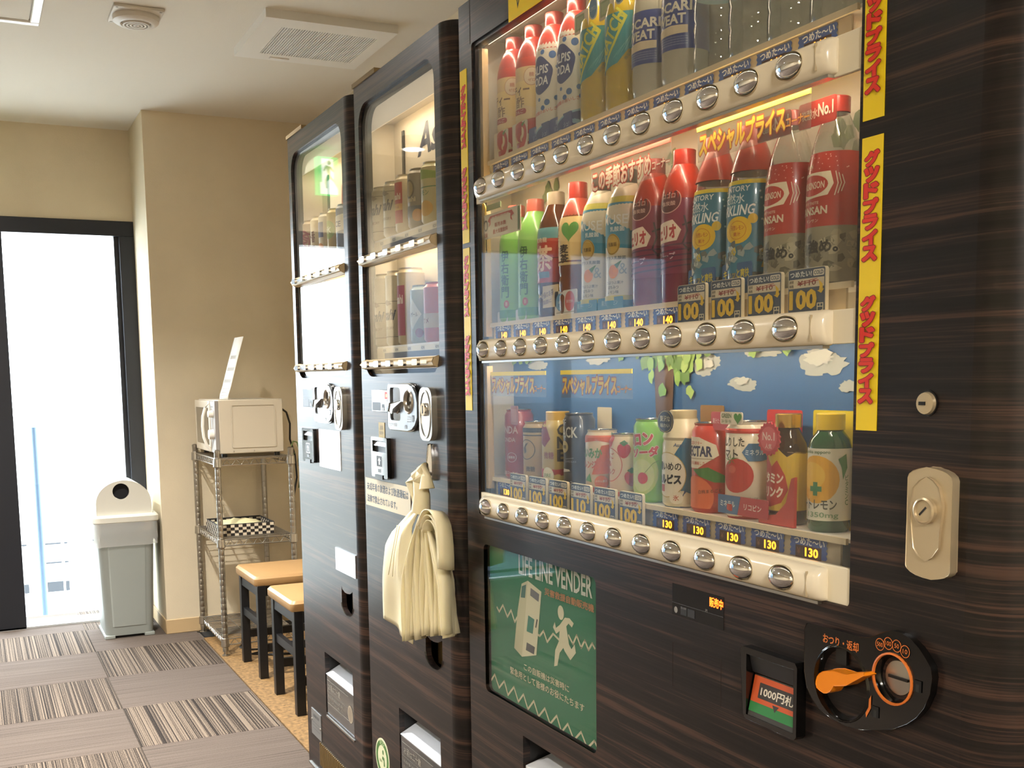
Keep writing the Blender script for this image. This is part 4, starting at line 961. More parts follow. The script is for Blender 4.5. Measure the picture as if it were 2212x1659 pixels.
for i, k in enumerate((8, 9, 10, 11)):
    lb = 'clear ribbed water bottle, %s on the right of the top shelf' % ['first of four', 'second of four', 'third of four', 'last of four'][i]
    if t is None: t = drink('water_bottle', lb, 'bottle', (DX, yk(k), Z0), PETR, WATER, [(.100, .142, gl('water_label', '#a8c4cf'))], (.0148, .190, .208, gl('cap_white', '#dfe3e2')), None, G0)
    else: copy_tree(t, (DX, yk(k), Z0), lb)

# ---- middle shelf
def p_green(p):
    p.text('伊右衛門', .010, .085, .018, .085, '#2d5a24', bold=.02, vertical=True).disc(.014, .032, .006, .007, '#b5452f').text('茶', .014, .032, .006, .007, '#e0c8a0').rect(-.045, .008, .045, .022, '#4f9450')
    return p
t = drink('green_tea_bottle', 'green tea bottle with vertical brush lettering, first from the left on the middle shelf', 'bottle', (DX, yk(0), Z1), PET, gl('tea_green', '#7cb55a'), [(.006, .142, gl('tea_green2', '#86bd60'))], (.0155, .186, .207, gl('cap_pink', '#b5564a')), p_green, G1)
card(t, 'silver_card', yk(0)-.016, yk(0)+.024, Z1, Z1+.020, FX+.026, gl('card_grey', '#c9c4b4'), lambda p: p.text('選べる', .02, .013, .024, .006, '#6d685c').text('HOT', .02, .006, .016, .005, '#6d685c'))
c = copy_tree(t, (DX, yk(1), Z1), 'green tea bottle with vertical brush lettering, second from the left on the middle shelf')
def p_red(p):
    p.text('茶', .010, .098, .034, .040, '#e6c6a4', bold=.03).text('黒烏龍', .004, .128, .028, .008, '#e9d3b4').rr(-.002, .066, .022, .076, .002, '#6c8aa0')
    return p
BROWN = clear_mat('brown_tea', '#8a4a22', milk=.7, milk_color='#5c2f18', refl=1.6)
t = drink('oolong_tea_bottle', 'brown tea bottle with a red label reading one large character', 'bottle', (DX, yk(2), Z1), PETR, BROWN, [(.058, .130, gl('oolong_red', '#b23c2e')), (.130, .148, gl('oolong_teal', '#4d8a92'))], (.0150, .184, .208, gl('cap_taupe', '#9a8c78')), p_red, G1)
card(t, 'yellow_card', yk(2)-.062, yk(2)+.006, Z1+.016, Z1+.052, FX+.024, gl('tag_yellow', '#d9b24a'), lambda p: p.text('特保のお茶', .030, .022, .044, .010, '#7d5a20', rot=.15).text('脂肪に', .030, .010, .030, .007, '#7d5a20', rot=.1))
def p_mugi(p):
    hb = [(.018+.016*math.copysign(abs(math.sin(R(a)))**3, math.sin(R(a))), .134+.0011*(13*math.cos(R(a))-5*math.cos(R(2*a))-2*math.cos(R(3*a))-math.cos(R(4*a)))) for a in range(0, 360, 12)]
    p.poly(hb, '#4f8f3c').text('やさしい', -.010, .118, .010, .052, '#a24a2e', bold=.02, vertical=True).text('麦茶', .008, .098, .018, .030, '#3a2a1c', bold=.03, vertical=True)
    return p
t = drink('barley_tea_bottle', 'barley tea bottle with cream label and green heart, red cap', 'bottle', (DX, yk(3), Z1), PETR, clear_mat('barley_tea', '#b06a3a', milk=.7, milk_color='#8d4e2c', refl=1.6), [(.080, .156, gl('mugi_cream', '#e2c486'))], (.0158, .184, .212, gl('cap_red3', '#a3322a')), p_mugi, G1)
MB().lathe([(.0275, .158), (.0215, .176), (.016, .186)], DX, yk(3), Z1, 28).build('shoulder_wrap', gl('wrap_red3', '#b0483a'), t)
card(t, 'two_dot_card', yk(3)-.049, yk(3)+.024, Z1, Z1+.040, FX+.024, gl('card_white', '#e4dac6'), lambda p: p.disc(.018, .022, .014, .014, '#5a8fb5').disc(.050, .022, .016, .016, '#d0584a').text('つめたい', .018, .022, .018, .005, '#dfe8ec').text('あたたかい', .050, .022, .020, .005, '#f2dcd2').line([(.006, .005), (.066, .005)], .001, '#8d8474'))
def p_muse(p):
    p.poly([(-.05, .096), (.05, .084), (.05, .157), (-.05, .157)], '#3f93b5').poly([(-.05, .157), (.05, .157), (.05, .166), (-.05, .166)], '#c9c25a')
    p.text('MUSE', .010, .132, .046, .014, '#e9eef0', bold=.01).text('乳酸菌', .016, .118, .024, .007, '#e9eef0').disc(.008, .096, .0135, .0155, '#c3a24a').ring(.008, .096, .0125, .0145, .001, '#8d6f2c').text('乳酸菌', .008, .096, .016, .006, '#6b4f1c')
    p.text('プラス乳酸菌', .012, .076, .036, .005, '#5d6a70').disc(.010, .056, .009, .010, '#dd8a2e').poly([(.012, .066), (.024, .072), (.017, .060)], '#4f7a3a').text('&', .026, .060, .012, .016, '#9aa7a8', bold=0).text('つぶつぶ果汁', .012, .040, .030, .005, '#5d6a70').text('はちみつ', .010, .033, .020, .005, '#5d6a70').text('レモン味', .010, .026, .020, .005, '#5d6a70')
    p.rect(-.05, .014, .05, .021, '#cdbd4c').rect(-.05, .0, .05, .014, '#2f7f9c')
    return p
t = drink('lactic_drink_bottle', 'slim white and blue bottle with gold medal and dark cap, left of the pair', 'bottle', (DX, yk(4), Z1), PET, gl('muse_white', '#d8d0bc'), [(.010, .164, gl('muse_w2', '#dcd4c0'))], (.0155, .180, .207, gl('cap_black', '#3b302c')), p_muse, G1)
card(t, 'teal_card', yk(4)-.036, yk(4)+.034, Z1, Z1+.019, FX+.024, '#2f7a96', lambda p: p.text('果汁のレモン', .034, .011, .046, .008, '#9ec0c4'))
copy_tree(t, (DX, yk(5), Z1), 'slim white and blue bottle with gold medal and dark cap, right of the pair')
def p_cher(p):
    p.disc(.006, .138, .019, .016, '#5a1e2c').ring(.006, .138, .020, .017, .0012, '#d8a8a0').text('ココロ', .006, .144, .022, .006, '#d9b0a4').text('強炭酸', .006, .134, .024, .006, '#d9b0a4')
    p.poly([(-.03, .080), (.020, .084), (.026, .098), (.014, .112), (-.03, .106)], '#e9d6c2').text('チェリオ', -.004, .095, .046, .018, '#b0303c', bold=.05, rot=.08)
    p.line([(.030, .116), (.034, .096), (.028, .080), (.036, .070)], .0025, '#3c1c30').line([(.028, .104), (.040, .108), (.044, .100)], .0025, '#3c1c30')
    p.text('グレープ', -.002, .064, .040, .010, '#d9b6c2', bold=.02)
    for k in range(5): p.line([(-.04, .076-k*.008), (.045, .080-k*.007)], .0022, '#5a2348', up=False)
    p.up(); return p
PURP = clear_mat('grape_soda', '#b02a5c', milk=.72, milk_color='#8c2048', refl=1.8)
t = drink('grape_soda_bottle', 'magenta grape soda bottle with red shoulder wrap, left of the pair', 'bottle', (DX, yk(6), Z1), PET, PURP, [(.040, .150, gl('cher_purple', '#86264a'))], (.0158, .186, .208, gl('cap_red4', '#a8281c')), p_cher, G1)
MB().lathe([(.0318, .140), (.0305, .152), (.0262, .166), (.0192, .181), (.0155, .188)], DX, yk(6), Z1, 28).build('shoulder_wrap', gl('wrap_red4', '#b5301f'), t)
copy_tree(t, (DX, yk(7), Z1), 'magenta grape soda bottle with red shoulder wrap, right of the pair')
def p_spark(p):
    p.rect(-.05, .136, .05, .141, '#d8c53a').text('SUNTORY', .002, .1305, .044, .007, '#dfe6e8', bold=.02).text('天然水', .000, .1185, .036, .012, '#dfe6e8', bold=.01).text('SPARKLING', -.002, .1045, .066, .013, '#eef1f0', bold=.02, shear=.15)
    lem = [(.008+.020*math.cos(R(a)), .080+.0165*math.sin(R(a))*(1+.12*math.cos(R(a)))) for a in range(0, 360, 15)]
    p.poly([(u+.002*(v-.08)*20, v) for u, v in lem], '#e5bc1e').disc(.029, .093, .006, .006, '#e5bc1e').ring(.009, .080, .0125, .0115, .0009, '#c98a1c').text('天然レモン', .009, .083, .019, .006, '#b04a1c').text('果汁', .009, .075, .010, .005, '#b04a1c')
    for u, v in ((.038, .118), (.042, .108), (.036, .126), (.040, .092), (.045, .1), (.032, .112)): p.disc(u, v, .0014, .0014, '#a8d0dc', up=False, n=8)
    p.up()
    r2 = random.Random(5)
    for k in range(26):
        u, v = r2.uniform(-.02, .05), r2.uniform(.036, .066)
        p.poly([(u+r2.uniform(.003, .008)*math.cos(a), v+r2.uniform(.003, .007)*math.sin(a)) for a in (0, 1.2, 2.5, 3.7, 5)], r2.choice(['#cdd3cc', '#e8e6da', '#5b686c', '#93a3a4', '#c9b44a']), up=False)
    p.up(); return p
t = drink('sparkling_water_bottle', 'blue labelled lemon sparkling water bottle with red neck, left of the pair', 'bottle', (DX, yk(8), Z1), SODA, WATER, [(.028, .137, gl('spark_blue', '#357f9c'))], (.0158, .190, .210, gl('cap_red5', '#a8382c')), p_spark, G1)
MB().lathe([(.0285, .152), (.0250, .164), (.0195, .180), (.0155, .191)], DX, yk(8), Z1, 28).build('shoulder_wrap', gl('wrap_red5', '#a5392e'), t)
card(t, 'blue_card', yk(8)-.038, yk(8)+.020, Z1+.001, Z1+.040, FX+.024, '#2f5f92', lambda p: p.text('キリッと爽快', .028, .026, .050, .011, '#d6c23a', bold=.03).text('無糖炭酸', .022, .012, .026, .006, '#c2ccd2'))
copy_tree(t, (DX, yk(9), Z1), 'blue labelled lemon sparkling water bottle with red neck, right of the pair')
def p_wilk(p):
    p.poly([(-.024, .096), (.018, .100), (.024, .112), (.020, .126), (-.024, .126)], '#e6d8bc').disc(-.004, .112, .022, .0115, '#b5332b').text('WILKINSON', -.004, .112, .036, .008, '#ead8bc', bold=.02)
    for k in range(3): p.line([(.0255+k*.0035, .099+k*.002), (.0285+k*.0035, .112), (.0255+k*.0035, .125-k*.002)], .0010, '#e6d8bc', up=False)
    p.up(); p.text('TANSAN', -.004, .084, .044, .009, '#e6d8bc', bold=.03).text('Asahi', -.010, .134, .014, .005, '#e6d8bc').text('タンサン', -.002, .073, .020, .004, '#e6c8ac').text('DRY TASTE', -.004, .0925, .024, .003, '#e6c8ac')
    r2 = random.Random(9)
    for k in range(26): p.disc(r2.uniform(-.02, .045), r2.uniform(.128, .146), .0007, .0007, '#e8b8a4', up=False, n=6)
    for k in range(34):
        u, v = r2.uniform(-.02, .06), r2.uniform(.008, .060)
        p.poly([(u+r2.uniform(.003, .010)*math.cos(a), v+r2.uniform(.003, .008)*math.sin(a)) for a in (0, 1.2, 2.5, 3.7, 5)], r2.choice(['#8d8672', '#b5ab8e', '#5f5a48', '#a59c80', '#767058']), up=False)
    p.up(); p.text('強め。', .012, .044, .036, .014, '#2a2620', bold=.05)
    return p
t = drink('soda_water_bottle', 'clear soda water bottle with red label and red neck card, left of the right-hand pair', 'bottle', (DX, yk(10), Z1), SODA, WATER, [(.066, .148, gl('wilk_red', '#b5342c')), (.004, .066, gl('wilk_ice', '#948c74'))], (.0150, .193, .211, gl('cap_red6', '#ac3129')), p_wilk, G1)
card(t, 'red_card', yk(10)-.030, yk(10)+.030, Z1+.178, Z1+.206, FX+.026, gl('card_red', '#b83a32'), lambda p: p.text('炭酸水', .018, .014, .026, .011, '#e8cbb4', bold=.02).text('No.1', .044, .016, .024, .014, '#f0dcc6', bold=.03))
copy_tree(t, (DX, yk(11), Z1), 'clear soda water bottle with red label and red neck card, rightmost on the middle shelf')

# ---- bottom shelf
def bl(name, label, k, r, h, body, prn, lid=ALU, cat='can', bands=(), prof=None, cap=None, x=DX):
    return drink(name, label, cat, (x, yk(k), Z2), prof or can(r, h), body, bands, cap, prn, G2, lid if cap is None else None)
def p0(p):
    return p.text('WONDA', -.002, .090, .058, .014, '#d9b8b0', bold=.02).text('WONDA', .002, .072, .040, .008, '#d9b8b0', bold=.01).ring(.014, .040, .010, .009, .001, '#d9b8b0').text('朝専用', .014, .040, .013, .005, '#d9b8b0').text('微糖缶コーヒー', .006, .012, .040, .006, '#d9b8b0')
t = bl('coffee_can', 'tall red coffee can, first from the left on the bottom shelf', 0, .0265, .126, gl('won_red', '#9c2c34'), p0)
card(t, 'pink_card', yk(0)-.044, yk(0)-.016, Z2+.100, Z2+.134, FX+.03, gl('card_pink', '#b87a80'), lambda p: p.rect(.004, .005, .024, .028, '#c79398'))
def p1(p): return p.rect(-.05, .088, .05, .096, '#3d4148').rect(-.05, .082, .05, .084, '#3d4148').ring(.006, .058, .018, .018, .0015, '#4a4438').poly([(.000, .050), (.006, .054), (.004, .062), (.010, .070), (.004, .068), (-.002, .060)], '#4a4438').text('微糖', .014, .024, .018, .009, '#4a4438', bold=.02)
bl('coffee_can', 'tan coffee can with a ringed emblem and dark band, second from the left', 1, .0265, .106, gl('boss_tan', '#b59a6c'), p1)
def p2(p): return p.poly([(-.016, .100), (-.004, .112), (.010, .096), (.016, .080), (.004, .066), (-.012, .074)], '#8d3038').text('ONE', .036, .074, .016, .066, '#33302c', bold=.04, vertical=True).text('微糖', .012, .052, .020, .012, '#8a3a30').poly([(-.05, .0), (.05, .0), (.05, .036), (.028, .028), (-.05, .030)], '#a82f33').disc(.010, .018, .012, .014, '#d8cfa8').text('FIRE', .010, .018, .014, .006, '#4f7a3c')
bl('bottle_can', 'gold coffee bottle can with screw cap and red base, third from the left', 2, .0275, .12, gl('fire_gold', '#c3aa66'), p2, cap=(.0205, .110, .126, gl('cap_gold', '#c9a24c')), prof=[(.024, 0), (.0275, .005), (.0275, .095), (.026, .102), (.021, .110), (.0195, .113)])
def p3(p): return p.text('UCC', -.006, .112, .018, .006, '#cfd2d4').text('BLACK', 0, .094, .050, .018, '#d3d2c8', bold=.02).disc(-.002, .070, .010, .010, '#bfae7c').text('無糖', -.002, .070, .010, .006, '#2b2f38').line([(.002, .050), (.018, .052)], .001, '#8b8f98').text('COFFEE BLACK', .012, .046, .022, .003, '#8b8f98').poly([(-.006, .028), (.012, .030), (.010, .033), (-.004, .034)], '#c9c6bc').text('ブラック', .004, .012, .024, .005, '#a8aab0')
t = bl('coffee_can', 'black coffee can with pale backing card, fourth from the left on the bottom shelf', 3, .0265, .124, gl('ucc_black', '#2a2f3c'), p3)
card(t, 'backing_card', yk(3)-.052, yk(3)-.008, Z2+.02, Z2+.134, DX+.030, gl('card_beige', '#cfc2a4'))
def p4(p):
    p.poly([(-.05, .092), (.05, .092), (.05, .070), (.02, .084), (-.01, .080), (-.05, .086)], '#cf5f30').poly([(.01, .03), (.05, .036), (.05, .086), (.026, .076)], '#d0663a')
    return p.text('あいみか', .004, .064, .046, .016, '#4f8a3c', bold=.04).text('オレンジ', .000, .046, .036, .012, '#c2502c', bold=.03).poly([(-.006, .020), (.006, .032), (.010, .018)], '#4d8a40').disc(.026, .018, .011, .011, '#cf6a36').text('みかん果汁', .026, .020, .018, .004, '#efd9b0').rect(-.05, .002, .05, .010, '#b83a2c')
bl('juice_can', 'orange and white mandarin juice can in the bottom row', 4, .0270, .100, gl('mik_cream', '#dcc7a4'), p4)
def p5(p):
    for u, v, s_ in ((-.006, .086, 1.), (.022, .072, 1.15), (.034, .030, 1.2), (-.022, .07, .8)):
        p.poly([(u+.009*s_*math.sin(R(a))*(1-.25*math.cos(R(a+180))), v-.010*s_*math.cos(R(a))*-1) for a in range(0, 360, 24)], '#c23030').poly([(u-.006*s_, v+.010*s_), (u, v+.006*s_), (u+.006*s_, v+.010*s_), (u, v+.014*s_)], '#4d7a38')
    return p.ring(-.004, .050, .024, .026, .0011, '#c24a40').text('いちご', -.006, .064, .024, .009, '#b8443c').text('&', -.004, .052, .007, .008, '#b8443c').text('ミルク', -.004, .040, .024, .009, '#b8443c').rect(-.05, .002, .05, .009, '#c8483e')
bl('juice_can', 'cream can with red strawberries printed on it, bottom row', 5, .0270, .096, gl('straw_cream', '#e3c9a8'), p5)
def p6(p):
    p.disc(.006, .044, .030, .034, '#b3c46a').disc(.010, .040, .020, .024, '#c9d08a').text('メロン', .002, .092, .052, .018, '#b92f2c', bold=.06, rot=.12, outline='#e6d9b8', ob=.12).text('ソーダ', .014, .074, .044, .014, '#b92f2c', bold=.06, rot=.1, outline='#e6d9b8', ob=.12)
    return p.disc(.012, .036, .0085, .0085, '#c0302a').line([(.016, .044), (.028, .058), (.036, .062)], .0008, '#5f7a30')
bl('soda_can', 'bright green melon soda can with red lettering and a cherry', 6, .0300, .121, gl('melon', '#7fb83c'), p6)
def p7(p):
    p.poly([(-.05, .0), (.06, .0), (.06, .085), (.03, .098), (.012, .07), (-.05, .06)], '#2d6a8e').poly([(.02, .0), (.06, .0), (.06, .05), (.04, .05)], '#274a80')
    for u, v in ((.046, .06), (.052, .045), (.044, .034), (.05, .02), (.04, .074), (.05, .08)): p.disc(u, v, .0022, .0022, '#dfe6e6', up=False, n=10)
    p.up(); p.disc(.002, .046, .030, .032, '#e8e0cc').ring(.002, .046, .030, .032, .001, '#b59c5c').text('濃いめの', .004, .058, .042, .012, '#2b2b34', bold=.02).text('カルピス', .002, .040, .046, .013, '#2b2b34', bold=.06).rect(-.012, .022, -.002, .032, '#b83a2e').text('Asahi', .022, .088, .016, .005, '#3b5a80')
    return p.disc(.018, .014, .010, .009, '#e3dcc8').text('氷', .018, .014, .008, .008, '#b5443a')
t = bl('yogurt_drink_can', 'white and blue yogurt drink bottle can with a round dark badge', 7, .0290, .128, gl('calp_cream', '#d9cfb4'), p7, prof=[(.025, 0), (.0290, .005), (.0290, .088), (.0272, .094), (.0290, .098), (.0250, .112), (.0200, .122), (.0195, .124)], cap=(.0190, .122, .136, gl('cap_sand', '#c4b591')), cat='bottle')
card(t, 'dark_badge', yk(7)-.019, yk(7)+.019, Z2+.105, Z2+.136, FX+.024, gl('badge_navy', '#2f3a4c'), lambda p: p.ring(.019, .0155, .018, .0148, .0008, '#b9a66c').text('贅沢な', .019, .0195, .024, .008, '#cfc6a8').text('味わい', .019, .010, .022, .006, '#cfc6a8'), r=.0152)
card(t, 'brown_card', yk(7)-.050, yk(7)+.004, Z2+.04, Z2+.142, DX+.032, gl('card_brown', '#8d6a45'))
def p8(p):
    p.poly([(-.03, .060), (.004, .060), (.034, .078), (.030, .092), (.006, .102), (-.03, .102)], '#e6dcc6').text('不二家ネクター', -.004, .094, .030, .005, '#c0392d').text('NECTAR', 0, .083, .050, .014, '#2c3560', bold=.04).line([(-.02, .073), (.028, .073)], .0008, '#8a7a6a').text('とろける美味しさ', -.002, .067, .034, .005, '#c0392d')
    return p.poly([(-.006, .058), (.020, .062), (.044, .050), (.050, .040), (.028, .042), (.006, .050)], '#3f7a34').disc(-.002, .022, .030, .028, '#d8663c').text('白桃まるごと', .022, .030, .032, .005, '#4a2018', rot=.1).rect(-.05, .0, .05, .006, '#b5302a')
t = bl('peach_nectar_can', 'red peach nectar can with white oval lettering in the bottom row', 8, .0310, .120, gl('nectar', '#bd3a34'), p8)
card(t, 'pink_card', yk(8)-.056, yk(8)-.016, Z2+.112, Z2+.136, FX+.036, gl('card_rose', '#c2576a'), lambda p: p.text('果汁たっぷり', .018, .012, .028, .007, '#eacdd0'))
def p9(p):
    p.rect(-.06, .110, .06, .116, '#b53028').text('すりおろしりした', -.014, .099, .070, .012, '#2f2a28', bold=.02).text('トマト', -.004, .083, .034, .013, '#2f2a28', bold=.02)
    hx = [(.034+.016*math.cos(R(a)), .086+.013*math.sin(R(a))) for a in range(0, 360, 60)]
    p.poly(hx, '#3f6f9c').text('ミネラル', .034, .086, .024, .007, '#d8e2ea').disc(.010, .056, .023, .022, '#b92c28').disc(.004, .064, .006, .005, '#cf5a48')
    for a in range(0, 360, 72): p.poly([(.002, .076), (.002+.013*math.cos(R(a+20)), .076+.008*math.sin(R(a+20))), (.002+.004*math.cos(R(a+50)), .076+.004*math.sin(R(a+50)))], '#4d7d36', up=False)
    p.up(); return p.text('トマト果汁15%', .024, .027, .030, .004, '#6a5a4c').poly([(-.06, .0), (.06, .0), (.06, .020), (-.06, .018)], '#b53028')
t = bl('tomato_drink_can', 'white tomato drink can with a big red tomato print', 9, .0310, .124, gl('tomato_white', '#e0d5c0'), p9)
card(t, 'heart_tag', yk(9)-.022, yk(9)+.023, Z2+.121, Z2+.137, DX-.030, gl('card_white'), lambda p: p.text('GREEN', .013, .011, .020, .0055, '#4d6a44', bold=.03).text('DA・KA・RA', .013, .004, .020, .004, '#4d6a44').poly([(.036+.0005*16*math.sin(R(a))**3, .0085+.0005*(13*math.cos(R(a))-5*math.cos(R(2*a))-2*math.cos(R(3*a))-math.cos(R(4*a)))) for a in range(0, 360, 15)], '#3f8a3a'))
card(t, 'mineral_card', yk(9)-.075, yk(9)+.024, Z2+.006, Z2+.030, FX+.0235, gl('card_red2', '#b83442'), lambda p: p.poly([(.0, .0), (.040, .0), (.046, .024), (.0, .024)], '#4a6f9c').text('ミネラル', .020, .013, .030, .008, '#e4e2da', bold=.02).text('リコピン', .070, .012, .034, .008, '#e8cfc4', bold=.02))
def p10(p):
    p.poly([(-.05, .018), (.05, .018), (.05, .084), (.03, .090), (.02, .084), (.008, .094), (-.01, .086), (-.05, .092)], '#c8a62e')
    fl_ = [(-.010, .086), (.000, .072), (.008, .080), (.018, .062), (.022, .044), (.014, .028), (-.002, .022), (-.03, .026), (-.03, .07)]
    p.poly(fl_, '#b02c26').text('ビタミン', -.002, .058, .036, .013, '#ead9c0', bold=.05).text('ドリンク', -.002, .041, .036, .013, '#ead9c0', bold=.05).line([(-.04, .0175), (.05, .0175)], .0012, '#5a3a1c').line([(.02, .090), (.045, .088)], .0008, '#5a3a1c')
    return p
AMBER = clear_mat('amber_glass', '#5a3010', milk=.6, milk_color='#3a1f0e', refl=2.)
t = bl('vitamin_bottle', 'brown glass vitamin drink bottle with gold cap before a red card', 10, .0245, .12, AMBER, p10, cat='bottle', prof=[(.022, 0), (.0245, .004), (.0245, .086), (.0225, .100), (.0165, .112), (.0125, .120), (.0125, .126)], cap=(.0160, .119, .136, GOLD))
card(t, 'red_card', 1.058, 1.124, Z2, Z2+.139, DX+.024, gl('card_red3', '#bf2f37'))
MB().prism([(yk(10)-.045, Z2+.001), (yk(10)+.020, Z2+.001), (yk(10)+.020, Z2+.009), (yk(10)-.012, Z2+.014), (yk(10)-.030, Z2+.030), (yk(10)-.039, Z2+.060), (yk(10)-.045, Z2+.062)], FX+.027, FX+.031, 'x').build('red_holder', gl('holder_red', '#bb3330'), t)
sb = MB().prism([(1.054+(.021 if i % 2 else .0185)*math.cos(R(i*9)), 1.090+(.021 if i % 2 else .0185)*math.sin(R(i*9))) for i in range(40)], FX+.024, FX+.026, 'x').build('round_badge', gl('badge_rose', '#c2384a'), t)
Print().disc(0, 0, .015, .015, '#d6606a').text('No.1', 0, .003, .022, .010, '#f0cfc8', bold=.02).text('人気', 0, -.009, .012, .006, '#f0cfc8').plane('badge_print', FX+.024, sb, 1.054, 1.090)
def p11(p):
    p.disc(.004, .062, .028, .028, '#e0a51c').disc(-.002, .066, .018, .016, '#e8b93c').poly([(.030, .086), (.040, .092), (.042, .076), (.036, .062), (.034, .076)], '#3f7a3c').rect(-.004, .048, .012, .054, '#2f7a48').rect(.001, .043, .007, .059, '#2f7a48')
    return p.text('pokka sapporo', .004, .0935, .034, .005, '#4d6a4a', bold=.02).text('キレートレモン', -.004, .033, .066, .012, '#33392e', bold=.02).text('1350mg', .012, .020, .038, .008, '#7a9a78').text('ビタミンC', .041, .050, .0045, .036, '#4d7a50', vertical=True)
t = bl('lemon_bottle', 'green glass lemon drink bottle with yellow cap, rightmost on the bottom shelf', 11, .0250, .13, clear_mat('green_glass', '#1f7a44', milk=.6, milk_color='#1a5a34', refl=2.), p11, cat='bottle', bands=[(.014, .098, gl('lemon_label', '#ddd8c4'))], prof=[(.022, 0), (.0250, .004), (.0250, .098), (.0225, .108), (.0165, .116), (.0130, .121), (.0130, .126)], cap=(.0165, .119, .138, gl('cap_yellow', '#d9b91c')))
card(t, 'yellow_card', .962, 1.040, Z2, Z2+.140, DX+.026, gl('card_yellow', '#d6c22c'))
MB().prism([(yk(11)-.044, Z2+.001), (yk(11)-.020, Z2+.001), (yk(11)-.030, Z2+.020), (yk(11)-.038, Z2+.12), (yk(11)-.044, Z2+.12)], DX+.012, DX+.018, 'x').build('yellow_holder', gl('holder_yellow', '#dcae1e'), t)

# ---- beers in the two slim machines
def beer(dy, k, z, h, body, prn, label, r=.031, lid=ALU, group='cans in the slim machines'):
    return drink('beer_can', label, 'can', (.905, 2.470-.0775*k+dy, z), can(r, h, .006), body, (), None, prn, group, lid)
def p_dry(p): return p.text('Asahi', .002, .070, .050, .024, '#3a3f48', bold=.05, shear=.3).line([(-.03, .10), (.034, .10), (.040, .094), (.040, .030), (.034, .02), (-.03, .02)], .0012, '#5a564c').text('SUPER DRY', .006, .040, .036, .006, '#6a6458').poly([(-.012, .098), (.004, .104), (.020, .094), (.006, .090)], '#8d8778')
SILV = mat('can_silver', '#c2b89f', .3, metal=.6)
beer(0, 0, 1.490, .122, SILV, p_dry, 'silver beer can, first from the left on the upper shelf of the middle machine')
beer(0, 1, 1.490, .122, SILV, p_dry, 'silver beer can, second from the left on the upper shelf of the middle machine')
beer(0, 2, 1.490, .124, gl('beer_cream', '#d9c7a2'), lambda p: p.rect(-.02, .020, .022, .108, '#b83a36').text('Asahi', 0, .078, .034, .014, '#ecd8c0', bold=.05).rect(-.02, .048, .022, .062, '#d8a04a').text('生ビール', 0, .055, .026, .007, '#7a2a20'), 'cream beer can with a red panel on the upper shelf of the middle machine')
beer(0, 3, 1.490, .124, gl('beer_grey', '#8a8270'), lambda p: p.disc(.004, .082, .016, .020, '#5d523c').disc(.004, .082, .012, .016, '#a38f5c').text('Asahi', .004, .060, .036, .010, '#d6c39a', bold=.03).rect(-.045, .022, .045, .046, '#4f5a66').disc(.026, .026, .013, .013, '#c98f3c'), 'dark grey beer can with an oval emblem in the middle machine')
beer(0, 4, 1.490, .124, gl('beer_lime', '#cfc490'), lambda p: p.rect(-.05, .090, .05, .118, '#8aa84a').line([(-.03, .072), (.04, .074)], .002, '#4d8a5c').text('レモン', .006, .062, .030, .010, '#4d8a5c').disc(.012, .030, .018, .016, '#d6a94a'), 'pale lime topped can, rightmost on the upper shelf of the middle machine')
beer(0, 0, 1.245, .168, SILV, p_dry, 'tall silver beer can on the lower shelf of the middle machine, leftmost')
beer(0, 1, 1.245, .168, SILV, p_dry, 'tall silver beer can on the lower shelf of the middle machine, second from left')
beer(0, 2, 1.245, .168, gl('beer_cream'), lambda p: p.rect(-.02, .020, .022, .130, '#b0526a').text('Asahi', 0, .100, .034, .020, '#ecd8d0', bold=.05), 'tall pink and cream can on the lower shelf of the middle machine')
beer(0, 3, 1.245, .124, gl('beer_mint', '#a8b0a0'), lambda p: p.poly([(-.02, .06), (.006, .095), (.030, .062), (.006, .030)], '#d8d6c4').text('ハイボール', .004, .062, .034, .010, '#3b3f3c').disc(.024, .022, .010, .010, '#8a3a4a'), 'grey mixed drink can with a pale diamond in the middle machine')
beer(0, 4, 1.245, .124, gl('beer_coral', '#c8563c'), lambda p: p.rect(-.05, .03, .05, .06, '#cbb9a0').text('ウメ', .004, .045, .020, .012, '#8a2a2a'), 'coral red can, rightmost on the lower shelf of the middle machine')
def p_kir(p): return p.ring(.004, .064, .024, .034, .004, '#8a3a30').text('KIRIN', .004, .064, .060, .030, '#7a3028', bold=.05, rot=1.2)
specs = [(gl('k_tan', '#a8906c'), p_kir, 'tan beer can with a ring emblem'), (gl('k_cream', '#d6c49c'), lambda p: p.text('一番', .004, .07, .03, .03, '#6d4a2a', bold=.03).text('搾り', .004, .04, .03, .02, '#6d4a2a'), 'cream beer can with dark characters'), (gl('k_white', '#c9bfa4'), lambda p: p.rect(-.01, .06, .02, .10, '#3f4a6a').disc(.006, .03, .015, .015, '#b5762c'), 'white can with a navy block'), (gl('k_gold', '#b5983c'), lambda p: p.disc(.006, .07, .024, .024, '#8a9a3a').text('氷', .006, .07, .02, .02, '#e2dcc0'), 'gold can with a green disc'), (gl('k_blue', '#6a7a94'), lambda p: p.poly([(-.03, .09), (.03, .10), (.03, .06), (-.03, .05)], '#d8d6c8').text('ICE', .004, .075, .03, .014, '#3a4a7a'), 'blue grey can with a pale slanted band')]
for k, (m, fn, lb) in enumerate(specs):
    beer(.59, k, 1.490, .124, m, fn, lb + ', upper shelf of the far machine')
for k, (m, fn, lb) in enumerate(specs):
    beer(.59, k, 1.245, .150, m, fn, lb.replace(' can', ' tall can') + ', lower shelf of the far machine')

